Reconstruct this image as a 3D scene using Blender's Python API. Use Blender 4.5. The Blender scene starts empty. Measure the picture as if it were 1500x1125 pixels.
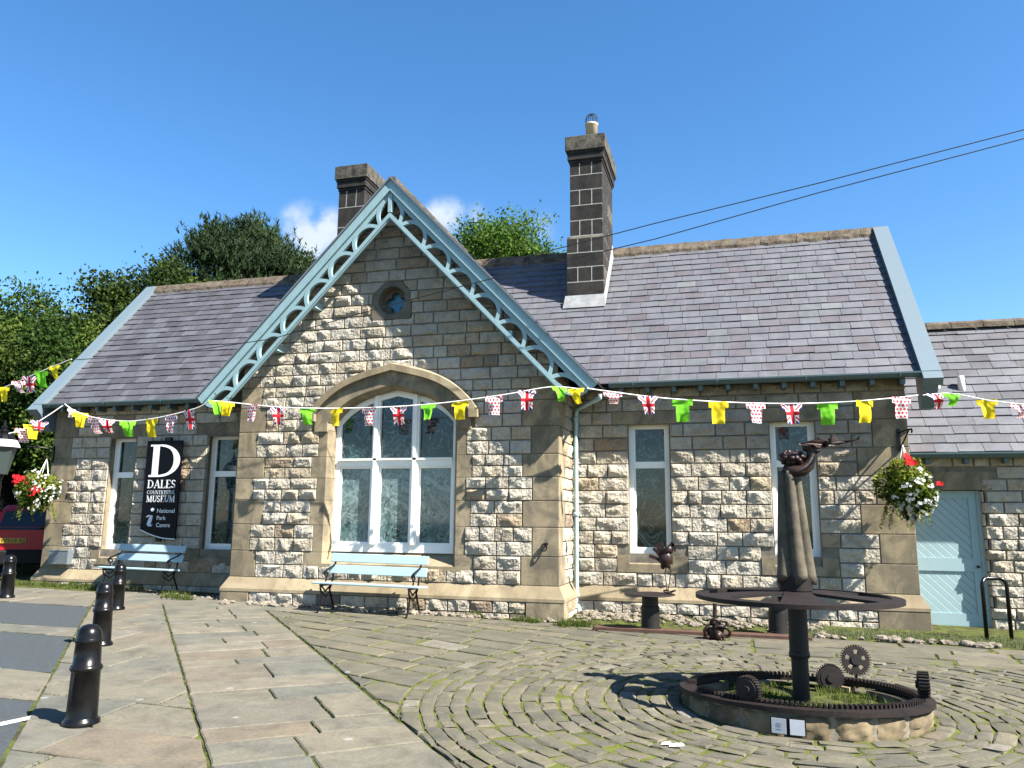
import bpy, math, random
from math import sin, cos, pi, sqrt, radians, hypot, atan2
from mathutils import Vector, Matrix, noise
random.seed(7)
sc = bpy.context.scene
COL = sc.collection

# ------------------------------------------------------------------ camera
F = 1152.0
MR = Matrix(((0.9641073832, 0.2653519091, 0.0092367763),
             (0.0368451881, -0.1681600761, 0.9850708710),
             (-0.2629436932, 0.9493737689, 0.1719013121)))     # rows: right, up, forward
CZ = 1.5
cam = bpy.data.objects.new('camera', bpy.data.cameras.new('camera'))
COL.objects.link(cam)
cam.matrix_world = Matrix(((MR[0][0], MR[1][0], -MR[2][0], 0), (MR[0][1], MR[1][1], -MR[2][1], 0),
                           (MR[0][2], MR[1][2], -MR[2][2], CZ), (0, 0, 0, 1)))
cam.data.sensor_width = 36.0
cam.data.lens = 36.0 * F / 1500.0
cam.data.clip_start = 0.05
cam.data.clip_end = 3000
sc.camera = cam
sc.view_settings.view_transform = 'Standard'
sc.view_settings.look = 'None'
sc.view_settings.gamma = 1.0
sc.view_settings.exposure = 2.0
# ------------------------------------------------------------------ sky and sun
SUN_EL, SUN_AZ = radians(46.0), radians(109.0)                  # azimuth clockwise from +Y
world = bpy.data.worlds.new('World'); sc.world = world
world.use_nodes = True
wn, wl = world.node_tree.nodes, world.node_tree.links
wn.clear()
wo = wn.new('ShaderNodeOutputWorld'); bg = wn.new('ShaderNodeBackground')
sky = wn.new('ShaderNodeTexSky'); sky.sky_type = 'NISHITA'; sky.sun_disc = False
sky.sun_elevation = SUN_EL; sky.sun_rotation = SUN_AZ
sky.air_density = 1.0; sky.dust_density = 0.25; sky.ozone_density = 3.0
bg.inputs['Strength'].default_value = 0.062
def ray(px, py):
    d = Vector(((px - 750) / F, -(py - 562.5) / F, 1.0))
    return MR.transposed() @ d
tc = wn.new('ShaderNodeTexCoord'); cn = wn.new('ShaderNodeTexNoise')
cn.inputs['Scale'].default_value = 22; cn.inputs['Detail'].default_value = 8
wl.new(tc.outputs['Generated'], cn.inputs['Vector'])
acc = None
for (px, py, rad, amt) in ((450, 345, 0.050, 1.0), (478, 330, 0.034, 0.9), (652, 325, 0.040, 0.75), (700, 318, 0.03, 0.4), (790, 330, 0.04, 0.25)):
    dv = ray(px, py).normalized()
    vs = wn.new('ShaderNodeVectorMath'); vs.operation = 'DISTANCE'; vs.inputs[1].default_value = dv
    wl.new(tc.outputs['Generated'], vs.inputs[0])
    mr = wn.new('ShaderNodeMapRange'); mr.inputs['From Min'].default_value = rad; mr.inputs['From Max'].default_value = rad * 0.15
    mr.inputs['To Max'].default_value = amt
    wl.new(vs.outputs['Value'], mr.inputs['Value'])
    if acc is None: acc = mr.outputs['Result']
    else:
        mx = wn.new('ShaderNodeMath'); mx.operation = 'MAXIMUM'
        wl.new(acc, mx.inputs[0]); wl.new(mr.outputs['Result'], mx.inputs[1]); acc = mx.outputs[0]
mm = wn.new('ShaderNodeMath'); mm.operation = 'MULTIPLY_ADD'; mm.inputs[1].default_value = 5.0; mm.inputs[2].default_value = -2.6
wl.new(cn.outputs['Fac'], mm.inputs[0])
ad = wn.new('ShaderNodeMath'); ad.operation = 'MULTIPLY_ADD'
sm = wn.new('ShaderNodeMapRange'); sm.interpolation_type = 'SMOOTHSTEP'
sm.inputs['From Min'].default_value = 0.05; sm.inputs['From Max'].default_value = 1.0
ad.inputs[1].default_value = 1.0
wl.new(acc, ad.inputs[0]); 
m2 = wn.new('ShaderNodeMath'); m2.operation = 'MULTIPLY'
m3 = wn.new('ShaderNodeMath'); m3.operation = 'ADD'
wl.new(mm.outputs[0], m3.inputs[0]); m3.inputs[1].default_value = 1.0
wl.new(acc, m2.inputs[0]); wl.new(m3.outputs[0], m2.inputs[1])
wl.new(m2.outputs[0], sm.inputs['Value'])
hs = wn.new('ShaderNodeHueSaturation'); hs.inputs['Saturation'].default_value = 1.25
wl.new(sky.outputs['Color'], hs.inputs['Color'])
mxc = wn.new('ShaderNodeMixRGB'); mxc.inputs['Color2'].default_value = (3.3, 3.75, 4.3, 1)
wl.new(sm.outputs['Result'], mxc.inputs['Fac']); wl.new(hs.outputs['Color'], mxc.inputs['Color1'])
wl.new(mxc.outputs['Color'], bg.inputs['Color']); wl.new(bg.outputs[0], wo.inputs[0])

sl = bpy.data.lights.new('sun', 'SUN'); so = bpy.data.objects.new('sun', sl); COL.objects.link(so)
sl.energy = 5.0; sl.angle = radians(0.55); sl.color = (1.0, 0.955, 0.87)
TOSUN = Vector((sin(SUN_AZ) * cos(SUN_EL), cos(SUN_AZ) * cos(SUN_EL), sin(SUN_EL)))
so.rotation_euler = TOSUN.to_track_quat('Z', 'Y').to_euler()
so.location = (20, -10, 30)

# ------------------------------------------------------------------ measuring helpers
def atY(px, py, Y):
    d = ray(px, py); t = Y / d.y
    return Vector((d.x * t, Y, CZ + d.z * t))
def atZ(px, py, z):
    d = ray(px, py); t = (z - CZ) / d.z
    return Vector((d.x * t, d.y * t, z))
def G(x, y): return 0.037 - 0.0135 * (x + 2.36) - 0.013 * (12.04 - y)
def onG(px, py):
    d = ray(px, py)
    t = (0.037 - 0.0135 * 2.36 - 0.013 * 12.04 - CZ) / (d.z + 0.0135 * d.x - 0.013 * d.y)
    return Vector((d.x * t, d.y * t, CZ + d.z * t))
def rnd(a, b): return random.uniform(a, b)

# ------------------------------------------------------------------ mesh helpers
class MB:
    def __init__(s): s.v = []; s.f = []; s.m = []; s.r = []; s.c = {}
    def vert(s, p): s.v.append((p[0], p[1], p[2])); return len(s.v) - 1
    def face(s, idx, r=0.5, m=0): s.f.append(tuple(idx)); s.r.append(r); s.m.append(m)
    def quad(s, a, b, c, d, r=0.5, m=0):
        i = len(s.v)
        for p in (a, b, c, d): s.v.append((p[0], p[1], p[2]))
        s.face((i, i + 1, i + 2, i + 3), r, m)
    def tri(s, a, b, c, r=0.5, m=0):
        i = len(s.v)
        for p in (a, b, c): s.v.append((p[0], p[1], p[2]))
        s.face((i, i + 1, i + 2), r, m)
    def build(s, name, mats, parent=None, smooth=False, bevel=0.0):
        if not isinstance(mats, (list, tuple)): mats = [mats]
        off = Vector(parent['_o']) if parent is not None and '_o' in parent else Vector((0, 0, 0))
        me = bpy.data.meshes.new(name)
        vs = [(a - off.x, b - off.y, c - off.z) for a, b, c in s.v] if off.length > 0 else s.v
        me.from_pydata(vs, [], s.f)
        for m in mats: me.materials.append(m)
        me.polygons.foreach_set('material_index', s.m)
        a = me.attributes.new('rnd', 'FLOAT', 'FACE'); a.data.foreach_set('value', s.r)
        if smooth: me.polygons.foreach_set('use_smooth', [True] * len(me.polygons))
        me.validate(); me.update()
        o = bpy.data.objects.new(name, me); COL.objects.link(o)
        if parent is not None:
            o.parent = parent
            if '_o' in parent: o['_o'] = list(parent['_o'])
        if bevel > 0:
            b = o.modifiers.new('bevel', 'BEVEL'); b.width = bevel; b.segments = 2; b.limit_method = 'ANGLE'; b.angle_limit = radians(40)
        return o
def box(mb, lo, hi, r=0.5, m=0):
    x0, y0, z0 = lo; x1, y1, z1 = hi
    i = len(mb.v)
    mb.v += [(x0, y0, z0), (x1, y0, z0), (x1, y1, z0), (x0, y1, z0), (x0, y0, z1), (x1, y0, z1), (x1, y1, z1), (x0, y1, z1)]
    for q in ((0, 3, 2, 1), (4, 5, 6, 7), (0, 1, 5, 4), (1, 2, 6, 5), (2, 3, 7, 6), (3, 0, 4, 7)):
        mb.face([i + k for k in q], r, m)
def obox(mb, c, ax, ay, az, r=0.5, m=0):
    """oriented box: centre and three half-axis vectors"""
    i = len(mb.v); c = Vector(c)
    for sz in (-1, 1):
        for sx, sy in ((-1, -1), (1, -1), (1, 1), (-1, 1)):
            p = c + sx * ax + sy * ay + sz * az; mb.v.append(tuple(p))
    for q in ((0, 3, 2, 1), (4, 5, 6, 7), (0, 1, 5, 4), (1, 2, 6, 5), (2, 3, 7, 6), (3, 0, 4, 7)):
        mb.face([i + k for k in q], r, m)
def beam(mb, a, b, w, h, up=(0, 0, 1), r=0.5, m=0):
    a = Vector(a); b = Vector(b); d = b - a; L = d.length; d.normalize()
    s = d.cross(Vector(up)); s.normalize(); u = s.cross(d)
    obox(mb, (a + b) / 2, d * (L / 2), s * (w / 2), u * (h / 2), r, m)
def tube(mb, pts, rad, n=10, r=0.5, m=0, caps=True):
    pts = [Vector(p) for p in pts]; N = len(pts)
    rads = rad if isinstance(rad, (list, tuple)) else [rad] * N
    prev = None; rings = []
    for k in range(N):
        t = (pts[min(k + 1, N - 1)] - pts[max(k - 1, 0)])
        if t.length < 1e-9: t = Vector((0, 0, 1))
        t.normalize()
        if prev is None:
            a = Vector((0, 0, 1)) if abs(t.z) < 0.9 else Vector((1, 0, 0))
            u = t.cross(a).normalized()
        else: u = (prev - t * prev.dot(t)).normalized()
        prev = u; w = t.cross(u)
        i0 = len(mb.v)
        for j in range(n):
            an = 2 * pi * j / n; mb.v.append(tuple(pts[k] + (u * cos(an) + w * sin(an)) * rads[k]))
        rings.append(i0)
    for k in range(N - 1):
        for j in range(n):
            j2 = (j + 1) % n
            mb.face((rings[k] + j, rings[k] + j2, rings[k + 1] + j2, rings[k + 1] + j), r, m)
    if caps:
        mb.face([rings[0] + j for j in range(n)][::-1], r, m); mb.face([rings[-1] + j for j in range(n)], r, m)
def lathe(mb, c, prof, n=24, r=0.5, m=0, axis=None):
    """prof: list of (radius, height)"""
    c = Vector(c); rings = []
    if axis is None: X, Y, Z = Vector((1, 0, 0)), Vector((0, 1, 0)), Vector((0, 0, 1))
    else:
        Z = Vector(axis).normalized(); X = Z.orthogonal().normalized(); Y = Z.cross(X)
    for (q, h) in prof:
        i0 = len(mb.v)
        for j in range(n):
            an = 2 * pi * j / n; mb.v.append(tuple(c + X * (q * cos(an)) + Y * (q * sin(an)) + Z * h))
        rings.append(i0)
    for k in range(len(prof) - 1):
        for j in range(n):
            j2 = (j + 1) % n
            mb.face((rings[k] + j, rings[k] + j2, rings[k + 1] + j2, rings[k + 1] + j), r, m)
    mb.face([rings[0] + j for j in range(n)][::-1], r, m); mb.face([rings[-1] + j for j in range(n)], r, m)
def prism(mb, poly, depth, r=0.5, m=0):
    """poly: 3D points in one plane (outward order), depth: extrusion vector"""
    n = len(poly); i = len(mb.v); d = Vector(depth)
    for p in poly: mb.v.append(tuple(p))
    for p in poly: mb.v.append(tuple(Vector(p) + d))
    mb.face([i + k for k in range(n)], r, m)
    mb.face([i + n + k for k in range(n)][::-1], r, m)
    for k in range(n):
        k2 = (k + 1) % n
        mb.face((i + k, i + n + k, i + n + k2, i + k2), r, m)
def blob(mb, c, rx, ry, rz, sub=2, amp=0.0, fr=6.0, r=0.5, m=0, seed=0):
    n = 8 * sub; k = 5 * sub; c = Vector(c); rows = []
    for a in range(k + 1):
        th = pi * a / k; i0 = len(mb.v)
        for b in range(n):
            ph = 2 * pi * b / n
            d = Vector((sin(th) * cos(ph), sin(th) * sin(ph), cos(th)))
            q = 1 + amp * noise.noise(d * fr * 0.4 + Vector((seed * 3.1, seed, 0))) * 1.6
            mb.v.append((c.x + d.x * rx * q, c.y + d.y * ry * q, c.z + d.z * rz * q))
        rows.append(i0)
    for a in range(k):
        for b in range(n):
            b2 = (b + 1) % n
            mb.face((rows[a] + b, rows[a + 1] + b, rows[a + 1] + b2, rows[a] + b2), r, m)
def empty(name, loc, label, cat, group=None, kind=None):
    o = bpy.data.objects.new(name, None); COL.objects.link(o); o.location = loc
    o.empty_display_size = 0.2; o['_o'] = list(loc)
    tag(o, label, cat, group, kind); return o
def tag(o, label=None, cat=None, group=None, kind=None):
    if label: o['label'] = label
    if cat: o['category'] = cat
    if group: o['group'] = group
    if kind: o['kind'] = kind
    return o
def copy_tree(o, parent=None):
    c = o.copy(); COL.objects.link(c)
    if parent is not None: c.parent = parent
    for ch in list(o.children): copy_tree(ch, c)
    return c

# ------------------------------------------------------------------ materials
class NT:
    def __init__(s, name):
        s.mat = bpy.data.materials.new(name); s.mat.use_nodes = True
        s.n, s.l = s.mat.node_tree.nodes, s.mat.node_tree.links
        s.b = s.n['Principled BSDF']
        s.tc = s.n.new('ShaderNodeTexCoord')
    def obj(s): return s.tc.outputs['Object']
    def noise(s, scale, detail=4, rough=0.55, vec=None, dist=0.0, stretch=None):
        n = s.n.new('ShaderNodeTexNoise'); n.inputs['Scale'].default_value = scale
        n.inputs['Detail'].default_value = detail; n.inputs['Roughness'].default_value = rough
        n.inputs['Distortion'].default_value = dist
        v = vec or s.obj()
        if stretch:
            mp = s.n.new('ShaderNodeMapping'); mp.inputs['Scale'].default_value = stretch
            s.l.new(v, mp.inputs['Vector']); v = mp.outputs[0]
        s.l.new(v, n.inputs['Vector']); return n.outputs['Fac']
    def attr(s, name='rnd', out='Fac'):
        a = s.n.new('ShaderNodeAttribute'); a.attribute_name = name; return a.outputs[out]
    def ramp(s, fac, stops, interp='LINEAR'):
        r = s.n.new('ShaderNodeValToRGB'); r.color_ramp.interpolation = interp
        e = r.color_ramp.elements
        while len(e) < len(stops): e.new(0.5)
        for k, (p, c) in enumerate(stops):
            e[k].position = p; e[k].color = (c[0], c[1], c[2], 1) if not isinstance(c, float) else (c, c, c, 1)
        s.l.new(fac, r.inputs[0]); return r.outputs['Color']
    def mix(s, fac, a, b, mode='MIX'):
        m = s.n.new('ShaderNodeMixRGB'); m.blend_type = mode
        for sock, v in ((m.inputs['Fac'], fac), (m.inputs['Color1'], a), (m.inputs['Color2'], b)):
            if isinstance(v, (int, float)): sock.default_value = v if sock.type == 'VALUE' else (v, v, v, 1)
            elif isinstance(v, (tuple, list)): sock.default_value = (v[0], v[1], v[2], 1)
            else: s.l.new(v, sock)
        return m.outputs['Color']
    def math(s, op, a, b=0.0, c=None, clamp=False):
        m = s.n.new('ShaderNodeMath'); m.operation = op; m.use_clamp = clamp
        for k, v in enumerate((a, b, c)):
            if v is None: continue
            if isinstance(v, (int, float)): m.inputs[k].default_value = v
            else: s.l.new(v, m.inputs[k])
        return m.outputs[0]
    def bump(s, h, strength=0.3, dist=0.02):
        b = s.n.new('ShaderNodeBump'); b.inputs['Strength'].default_value = strength; b.inputs['Distance'].default_value = dist
        s.l.new(h, b.inputs['Height']); s.l.new(b.outputs[0], s.b.inputs['Normal'])
    def col(s, c):
        if isinstance(c, (tuple, list)): s.b.inputs['Base Color'].default_value = (c[0], c[1], c[2], 1)
        else: s.l.new(c, s.b.inputs['Base Color'])
    def set(s, rough=0.6, metal=0.0, spec=0.5):
        if isinstance(rough, (int, float)): s.b.inputs['Roughness'].default_value = rough
        else: s.l.new(rough, s.b.inputs['Roughness'])
        s.b.inputs['Metallic'].default_value = metal; s.b.inputs['Specular IOR Level'].default_value = spec
        return s.mat

def m_rough():
    t = NT('rock_faced_sandstone'); rn = t.attr()
    c = t.ramp(rn, [(0.0, (0.31, 0.272, 0.212)), (0.25, (0.375, 0.335, 0.268)), (0.5, (0.40, 0.367, 0.308)), (0.80, (0.335, 0.308, 0.262)),
                    (0.90, (0.345, 0.285, 0.20)), (0.95, (0.25, 0.19, 0.13)), (0.98, (0.18, 0.14, 0.11)), (1.0, (0.12, 0.10, 0.085))])
    n1 = t.noise(9, 6, 0.65); c = t.mix(0.75, c, t.ramp(n1, [(0.3, (0.62, 0.58, 0.52)), (0.5, (0.95, 0.93, 0.9)), (0.7, (1.12, 1.1, 1.06))]), 'MULTIPLY')
    n2 = t.noise(1.1, 5, 0.6); c = t.mix(t.ramp(n2, [(0.52, 0.0), (0.72, 0.55)]), c, (0.2, 0.165, 0.125))
    n4 = t.noise(60, 4, 0.7); c = t.mix(t.ramp(n4, [(0.62, 0.0), (0.74, 0.45)]), c, (0.17, 0.14, 0.11))
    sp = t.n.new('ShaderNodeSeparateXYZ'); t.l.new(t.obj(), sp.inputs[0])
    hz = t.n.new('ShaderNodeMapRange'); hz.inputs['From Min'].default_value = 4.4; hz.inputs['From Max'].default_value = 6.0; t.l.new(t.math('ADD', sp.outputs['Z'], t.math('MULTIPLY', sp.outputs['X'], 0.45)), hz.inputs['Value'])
    stain_shade = t.math('MULTIPLY', hz.outputs['Result'], t.ramp(t.noise(1.6, 5, 0.65), [(0.3, 0.35), (0.62, 1.0)])); c = t.mix(t.math('MULTIPLY', stain_shade, 0.62), c, (0.12, 0.105, 0.09))  # noisy stain that also paints the upper gable's shade, stronger to the right
    v = t.n.new('ShaderNodeTexVoronoi'); v.inputs['Scale'].default_value = 26; t.l.new(t.obj(), v.inputs['Vector'])
    t.col(c); t.bump(t.mix(0.45, t.mix(0.5, t.noise(70, 6, 0.72), t.noise(22, 5, 0.65)), v.outputs['Distance']), 0.85, 0.022)
    return t.set(0.92, 0, 0.2)
def m_dressed(name, base, dark, sp=0.55):
    t = NT(name); rn = t.attr()
    c = t.mix(rn, tuple(x * 0.74 for x in base), tuple(min(1, x * 1.1) for x in base))
    n1 = t.noise(2.3, 6, 0.66, dist=0.8); c = t.mix(t.ramp(n1, [(0.42, 0.0), (0.60, sp)]), c, dark)
    n5 = t.noise(1.2, 4, 0.6, stretch=(3.0, 3.0, 0.7)); c = t.mix(t.ramp(n5, [(0.50, 0.0), (0.68, 0.6)]), c, tuple(x * .75 for x in dark))
    n2 = t.noise(6, 5, 0.7); c = t.mix(t.ramp(n2, [(0.60, 0.0), (0.78, 0.4)]), c, (0.27, 0.175, 0.075))
    n3 = t.noise(45, 4, 0.7); c = t.mix(0.5, c, t.ramp(n3, [(0.3, (0.8, 0.8, 0.78)), (0.7, (1.1, 1.1, 1.1))]), 'MULTIPLY')
    t.col(c); t.bump(t.mix(0.5, t.noise(70, 6, 0.7), t.noise(14, 5, 0.65)), 0.5, 0.012); return t.set(0.9, 0, 0.2)
def m_slate():
    t = NT('purple_grey_slate'); rn = t.attr()
    c = t.ramp(rn, [(0.0, (0.046, 0.043, 0.045)), (0.25, (0.064, 0.061, 0.064)), (0.45, (0.084, 0.083, 0.09)), (0.6, (0.094, 0.091, 0.098)), (0.78, (0.088, 0.090, 0.092)), (0.88, (0.090, 0.083, 0.089)),
                    (0.95, (0.078, 0.066, 0.069)), (0.985, (0.108, 0.111, 0.109)), (1.0, (0.135, 0.137, 0.131))])
    n1 = t.noise(3.0, 6, 0.7); c = t.mix(0.8, c, t.ramp(n1, [(0.3, (0.64, 0.64, 0.64)), (0.55, (1, 1, 1)), (0.75, (1.22, 1.22, 1.2))]), 'MULTIPLY')
    n2 = t.noise(1.4, 5, 0.7, stretch=(5, 0.7, 0.7)); c = t.mix(t.ramp(n2, [(0.55, 0.0), (0.8, 0.5)]), c, (0.155, 0.15, 0.146))
    n3 = t.noise(22, 5, 0.75); c = t.mix(t.ramp(n3, [(0.68, 0.0), (0.76, 0.6)]), c, (0.22, 0.22, 0.205))
    c = t.mix(1.0, c, (0.965, 0.985, 1.05), 'MULTIPLY')
    t.col(c); t.bump(t.noise(30, 5, 0.7), 0.35, 0.008); return t.set(0.55, 0, 0.45)
def m_paint(name, c, rough=0.42, wear=0.5, spec=0.4):
    t = NT(name)
    n = t.noise(5, 5, 0.65); n2 = t.noise(60, 3, 0.6)
    k = t.mix(t.ramp(n, [(0.35, 0.0), (0.75, wear)]), c, tuple(x * 0.72 for x in c)); n6 = t.noise(3, 5, 0.7, stretch=(6, 6, 0.8)); k = t.mix(t.ramp(n6, [(0.5, 0.0), (0.75, wear * .8)]), k, tuple(x * 0.62 for x in c))
    k = t.mix(t.ramp(n2, [(0.66, 0.0), (0.75, wear)]), k, tuple(x * 0.6 for x in c))
    t.col(k); t.bump(n2, 0.06, 0.004); return t.set(rough, 0, spec)
def m_iron():
    t = NT('black_painted_iron'); t.col(t.mix(t.ramp(t.noise(8, 4), [(0.4, 0.0), (0.7, 1.0)]), (0.003, 0.003, 0.0035), (0.007, 0.0065, 0.006)))
    t.bump(t.noise(120, 3, 0.6), 0.08, 0.003); return t.set(t.ramp(t.noise(14, 5, 0.7), [(0.3, 0.2), (0.7, 0.34)]), 0, 0.26)
def m_rust(name='rusted_steel', a=(0.006, 0.0045, 0.0043), b=(0.016, 0.0095, 0.008), c=(0.042, 0.020, 0.013), rough=0.62):
    t = NT(name); k = t.mix(t.ramp(t.noise(7, 6, 0.7), [(0.35, 0.0), (0.65, 1.0)]), a, b)
    k = t.mix(t.ramp(t.noise(18, 5, 0.7), [(0.6, 0.0), (0.75, 0.8)]), k, c)
    t.col(k); t.bump(t.noise(60, 5, 0.7), 0.35, 0.008); return t.set(rough, 0.1, 0.3)
def m_glass(name, etched):
    t = NT(name)
    if etched:
        n = t.noise(1.5, 3, 0.5, dist=2.2)
        c = t.ramp(n, [(0.30, (0.025, 0.052, 0.056)), (0.45, (0.065, 0.115, 0.12)), (0.6, (0.10, 0.16, 0.165)), (0.75, (0.055, 0.10, 0.105))])
        for sc2, ds, lv, wd_, k in ((1.3, 1.8, .50, .030, .7), (2.1, 2.6, .44, .022, .65), (1.7, 3.2, .57, .02, .6), (3.4, 1.6, .5, .03, .35)):
            q = t.noise(sc2, 2, 0.45, dist=ds, stretch=(1.2, 1, .75))
            c = t.mix(t.ramp(q, [(lv - wd_, 0.0), (lv - wd_ * .3, k), (lv + wd_ * .3, k), (lv + wd_, 0.0)]), c, (0.20, 0.255, 0.255))
        dk = t.ramp(t.noise(1.9, 2, 0.5, dist=2.6), [(0.49, 0.0), (0.5, 0.9), (0.512, 0.9), (0.52, 0.0)])
        c = t.mix(dk, c, (0.008, 0.016, 0.018)); t.col(c)
    else:
        n = t.noise(1.6, 5, 0.6, dist=1.0)
        c = t.ramp(n, [(0.4, (0.006, 0.012, 0.013)), (0.6, (0.018, 0.04, 0.042)), (0.75, (0.04, 0.07, 0.07))])
        w = t.noise(2.2, 2, 0.5, dist=3.5)
        c = t.mix(t.ramp(w, [(0.5, 0.0), (0.515, 0.5), (0.545, 0.5), (0.56, 0.0)]), c, (0.13, 0.185, 0.185)); t.col(c)
    return t.set(0.04, 0, 0.6)
def m_flag(name, warm):
    t = NT(name); rn = t.attr()
    if warm: st = [(0.0, (0.086, 0.086, 0.076)), (0.25, (0.103, 0.097, 0.08)), (0.5, (0.115, 0.104, 0.081)), (0.75, (0.094, 0.092, 0.082)), (0.93, (0.112, 0.094, 0.073)), (1.0, (0.128, 0.119, 0.1))]
    else: st = [(0.0, (0.064, 0.061, 0.05)), (0.3, (0.09, 0.083, 0.064)), (0.6, (0.076, 0.071, 0.056)), (0.85, (0.105, 0.094, 0.07)), (0.95, (0.092, 0.080, 0.061)), (1.0, (0.13, 0.12, 0.105))]
    c = t.ramp(rn, st)
    n1 = t.noise(3.2, 7, 0.68, dist=0.5); c = t.mix(0.85, c, t.ramp(n1, [(0.28, (0.58, 0.58, 0.58)), (0.5, (1.0, 0.985, 0.95)), (0.72, (1.34, 1.28, 1.15))]), 'MULTIPLY')
    n2 = t.noise(40, 6, 0.75); c = t.mix(0.6, c, t.ramp(n2, [(0.3, (0.6, 0.6, 0.58)), (0.7, (1.28, 1.28, 1.26))]), 'MULTIPLY')
    v = t.n.new('ShaderNodeTexVoronoi'); v.inputs['Scale'].default_value = 1.9; t.l.new(t.obj(), v.inputs['Vector'])
    sp = t.ramp(v.outputs['Distance'], [(0.055, 0.7), (0.075, 0.0)]); c = t.mix(sp, c, (0.2, 0.2, 0.185))
    if True:
        n3 = t.noise(5.5, 5, 0.7); c = t.mix(t.ramp(n3, [(0.5, 0.0), (0.68, 0.25 if warm else 0.5)]), c, (0.072, 0.074, 0.03))
    t.col(c); t.bump(t.mix(0.5, t.noise(28, 6, 0.7), t.noise(7, 4, 0.6)), 0.4, 0.012); return t.set(0.9, 0, 0.25)
def m_simple(name, a, b, sc_=6, rough=0.9, spec=0.2, bs=0.3, bd=0.01, bsc=60):
    t = NT(name); t.col(t.mix(t.ramp(t.noise(sc_, 6, 0.7), [(0.35, 0.0), (0.65, 1.0)]), a, b)); t.bump(t.noise(bsc, 5, 0.7), bs, bd); return t.set(rough, 0, spec)
def m_leaf(name, stops, trans=0.35):
    t = NT(name); c = t.ramp(t.attr(), stops); t.col(c); t.set(0.7, 0, 0.12)
    tr = t.n.new('ShaderNodeBsdfTranslucent'); t.l.new(t.mix(1.0, c, (1.25, 1.35, 0.7), 'MULTIPLY'), tr.inputs['Color'])
    mx = t.n.new('ShaderNodeMixShader'); mx.inputs[0].default_value = trans
    t.l.new(t.b.outputs[0], mx.inputs[1]); t.l.new(tr.outputs[0], mx.inputs[2])
    t.l.new(mx.outputs[0], t.n['Material Output'].inputs['Surface']); return t.mat
def m_plain(name, c, rough=0.5, metal=0.0, spec=0.5):
    t = NT(name); t.col(t.mix(t.ramp(t.noise(12, 4), [(0.3, 0.0), (0.7, 0.5)]), c, tuple(x * 0.8 for x in c))); return t.set(rough, metal, spec)
def m_vcol(name, rough=0.75):
    t = NT(name); c = t.attr('Col', 'Color'); c = t.mix(0.5, c, t.ramp(t.noise(60, 3), [(0.3, (0.9, 0.9, 0.9)), (0.7, (1.05, 1.05, 1.05))]), 'MULTIPLY')
    t.col(c); t.set(rough, 0, 0.25)
    tr = t.n.new('ShaderNodeBsdfTranslucent'); t.l.new(c, tr.inputs['Color']); mx = t.n.new('ShaderNodeMixShader'); mx.inputs[0].default_value = 0.3
    t.l.new(t.b.outputs[0], mx.inputs[1]); t.l.new(tr.outputs[0], mx.inputs[2]); t.l.new(mx.outputs[0], t.n['Material Output'].inputs['Surface'])
    return t.mat
def m_door():
    t = NT('blue_painted_planks'); sp = t.n.new('ShaderNodeSeparateXYZ'); t.l.new(t.obj(), sp.inputs[0])
    d = t.math('ADD', sp.outputs['X'], sp.outputs['Z']); d = t.math('MULTIPLY', d, 1 / 0.135); d = t.math('FRACT', d)
    d = t.math('ABSOLUTE', t.math('SUBTRACT', d, 0.5))
    g = t.ramp(d, [(0.0, 0.0), (0.05, 1.0)])
    base = (0.25, 0.355, 0.375)
    t.col(t.mix(t.ramp(t.noise(5, 5, 0.6), [(0.4, 0.0), (0.8, 0.4)]), base, (0.2, 0.29, 0.31))); t.bump(g, 0.9, 0.012); return t.set(0.5, 0, 0.4)
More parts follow.
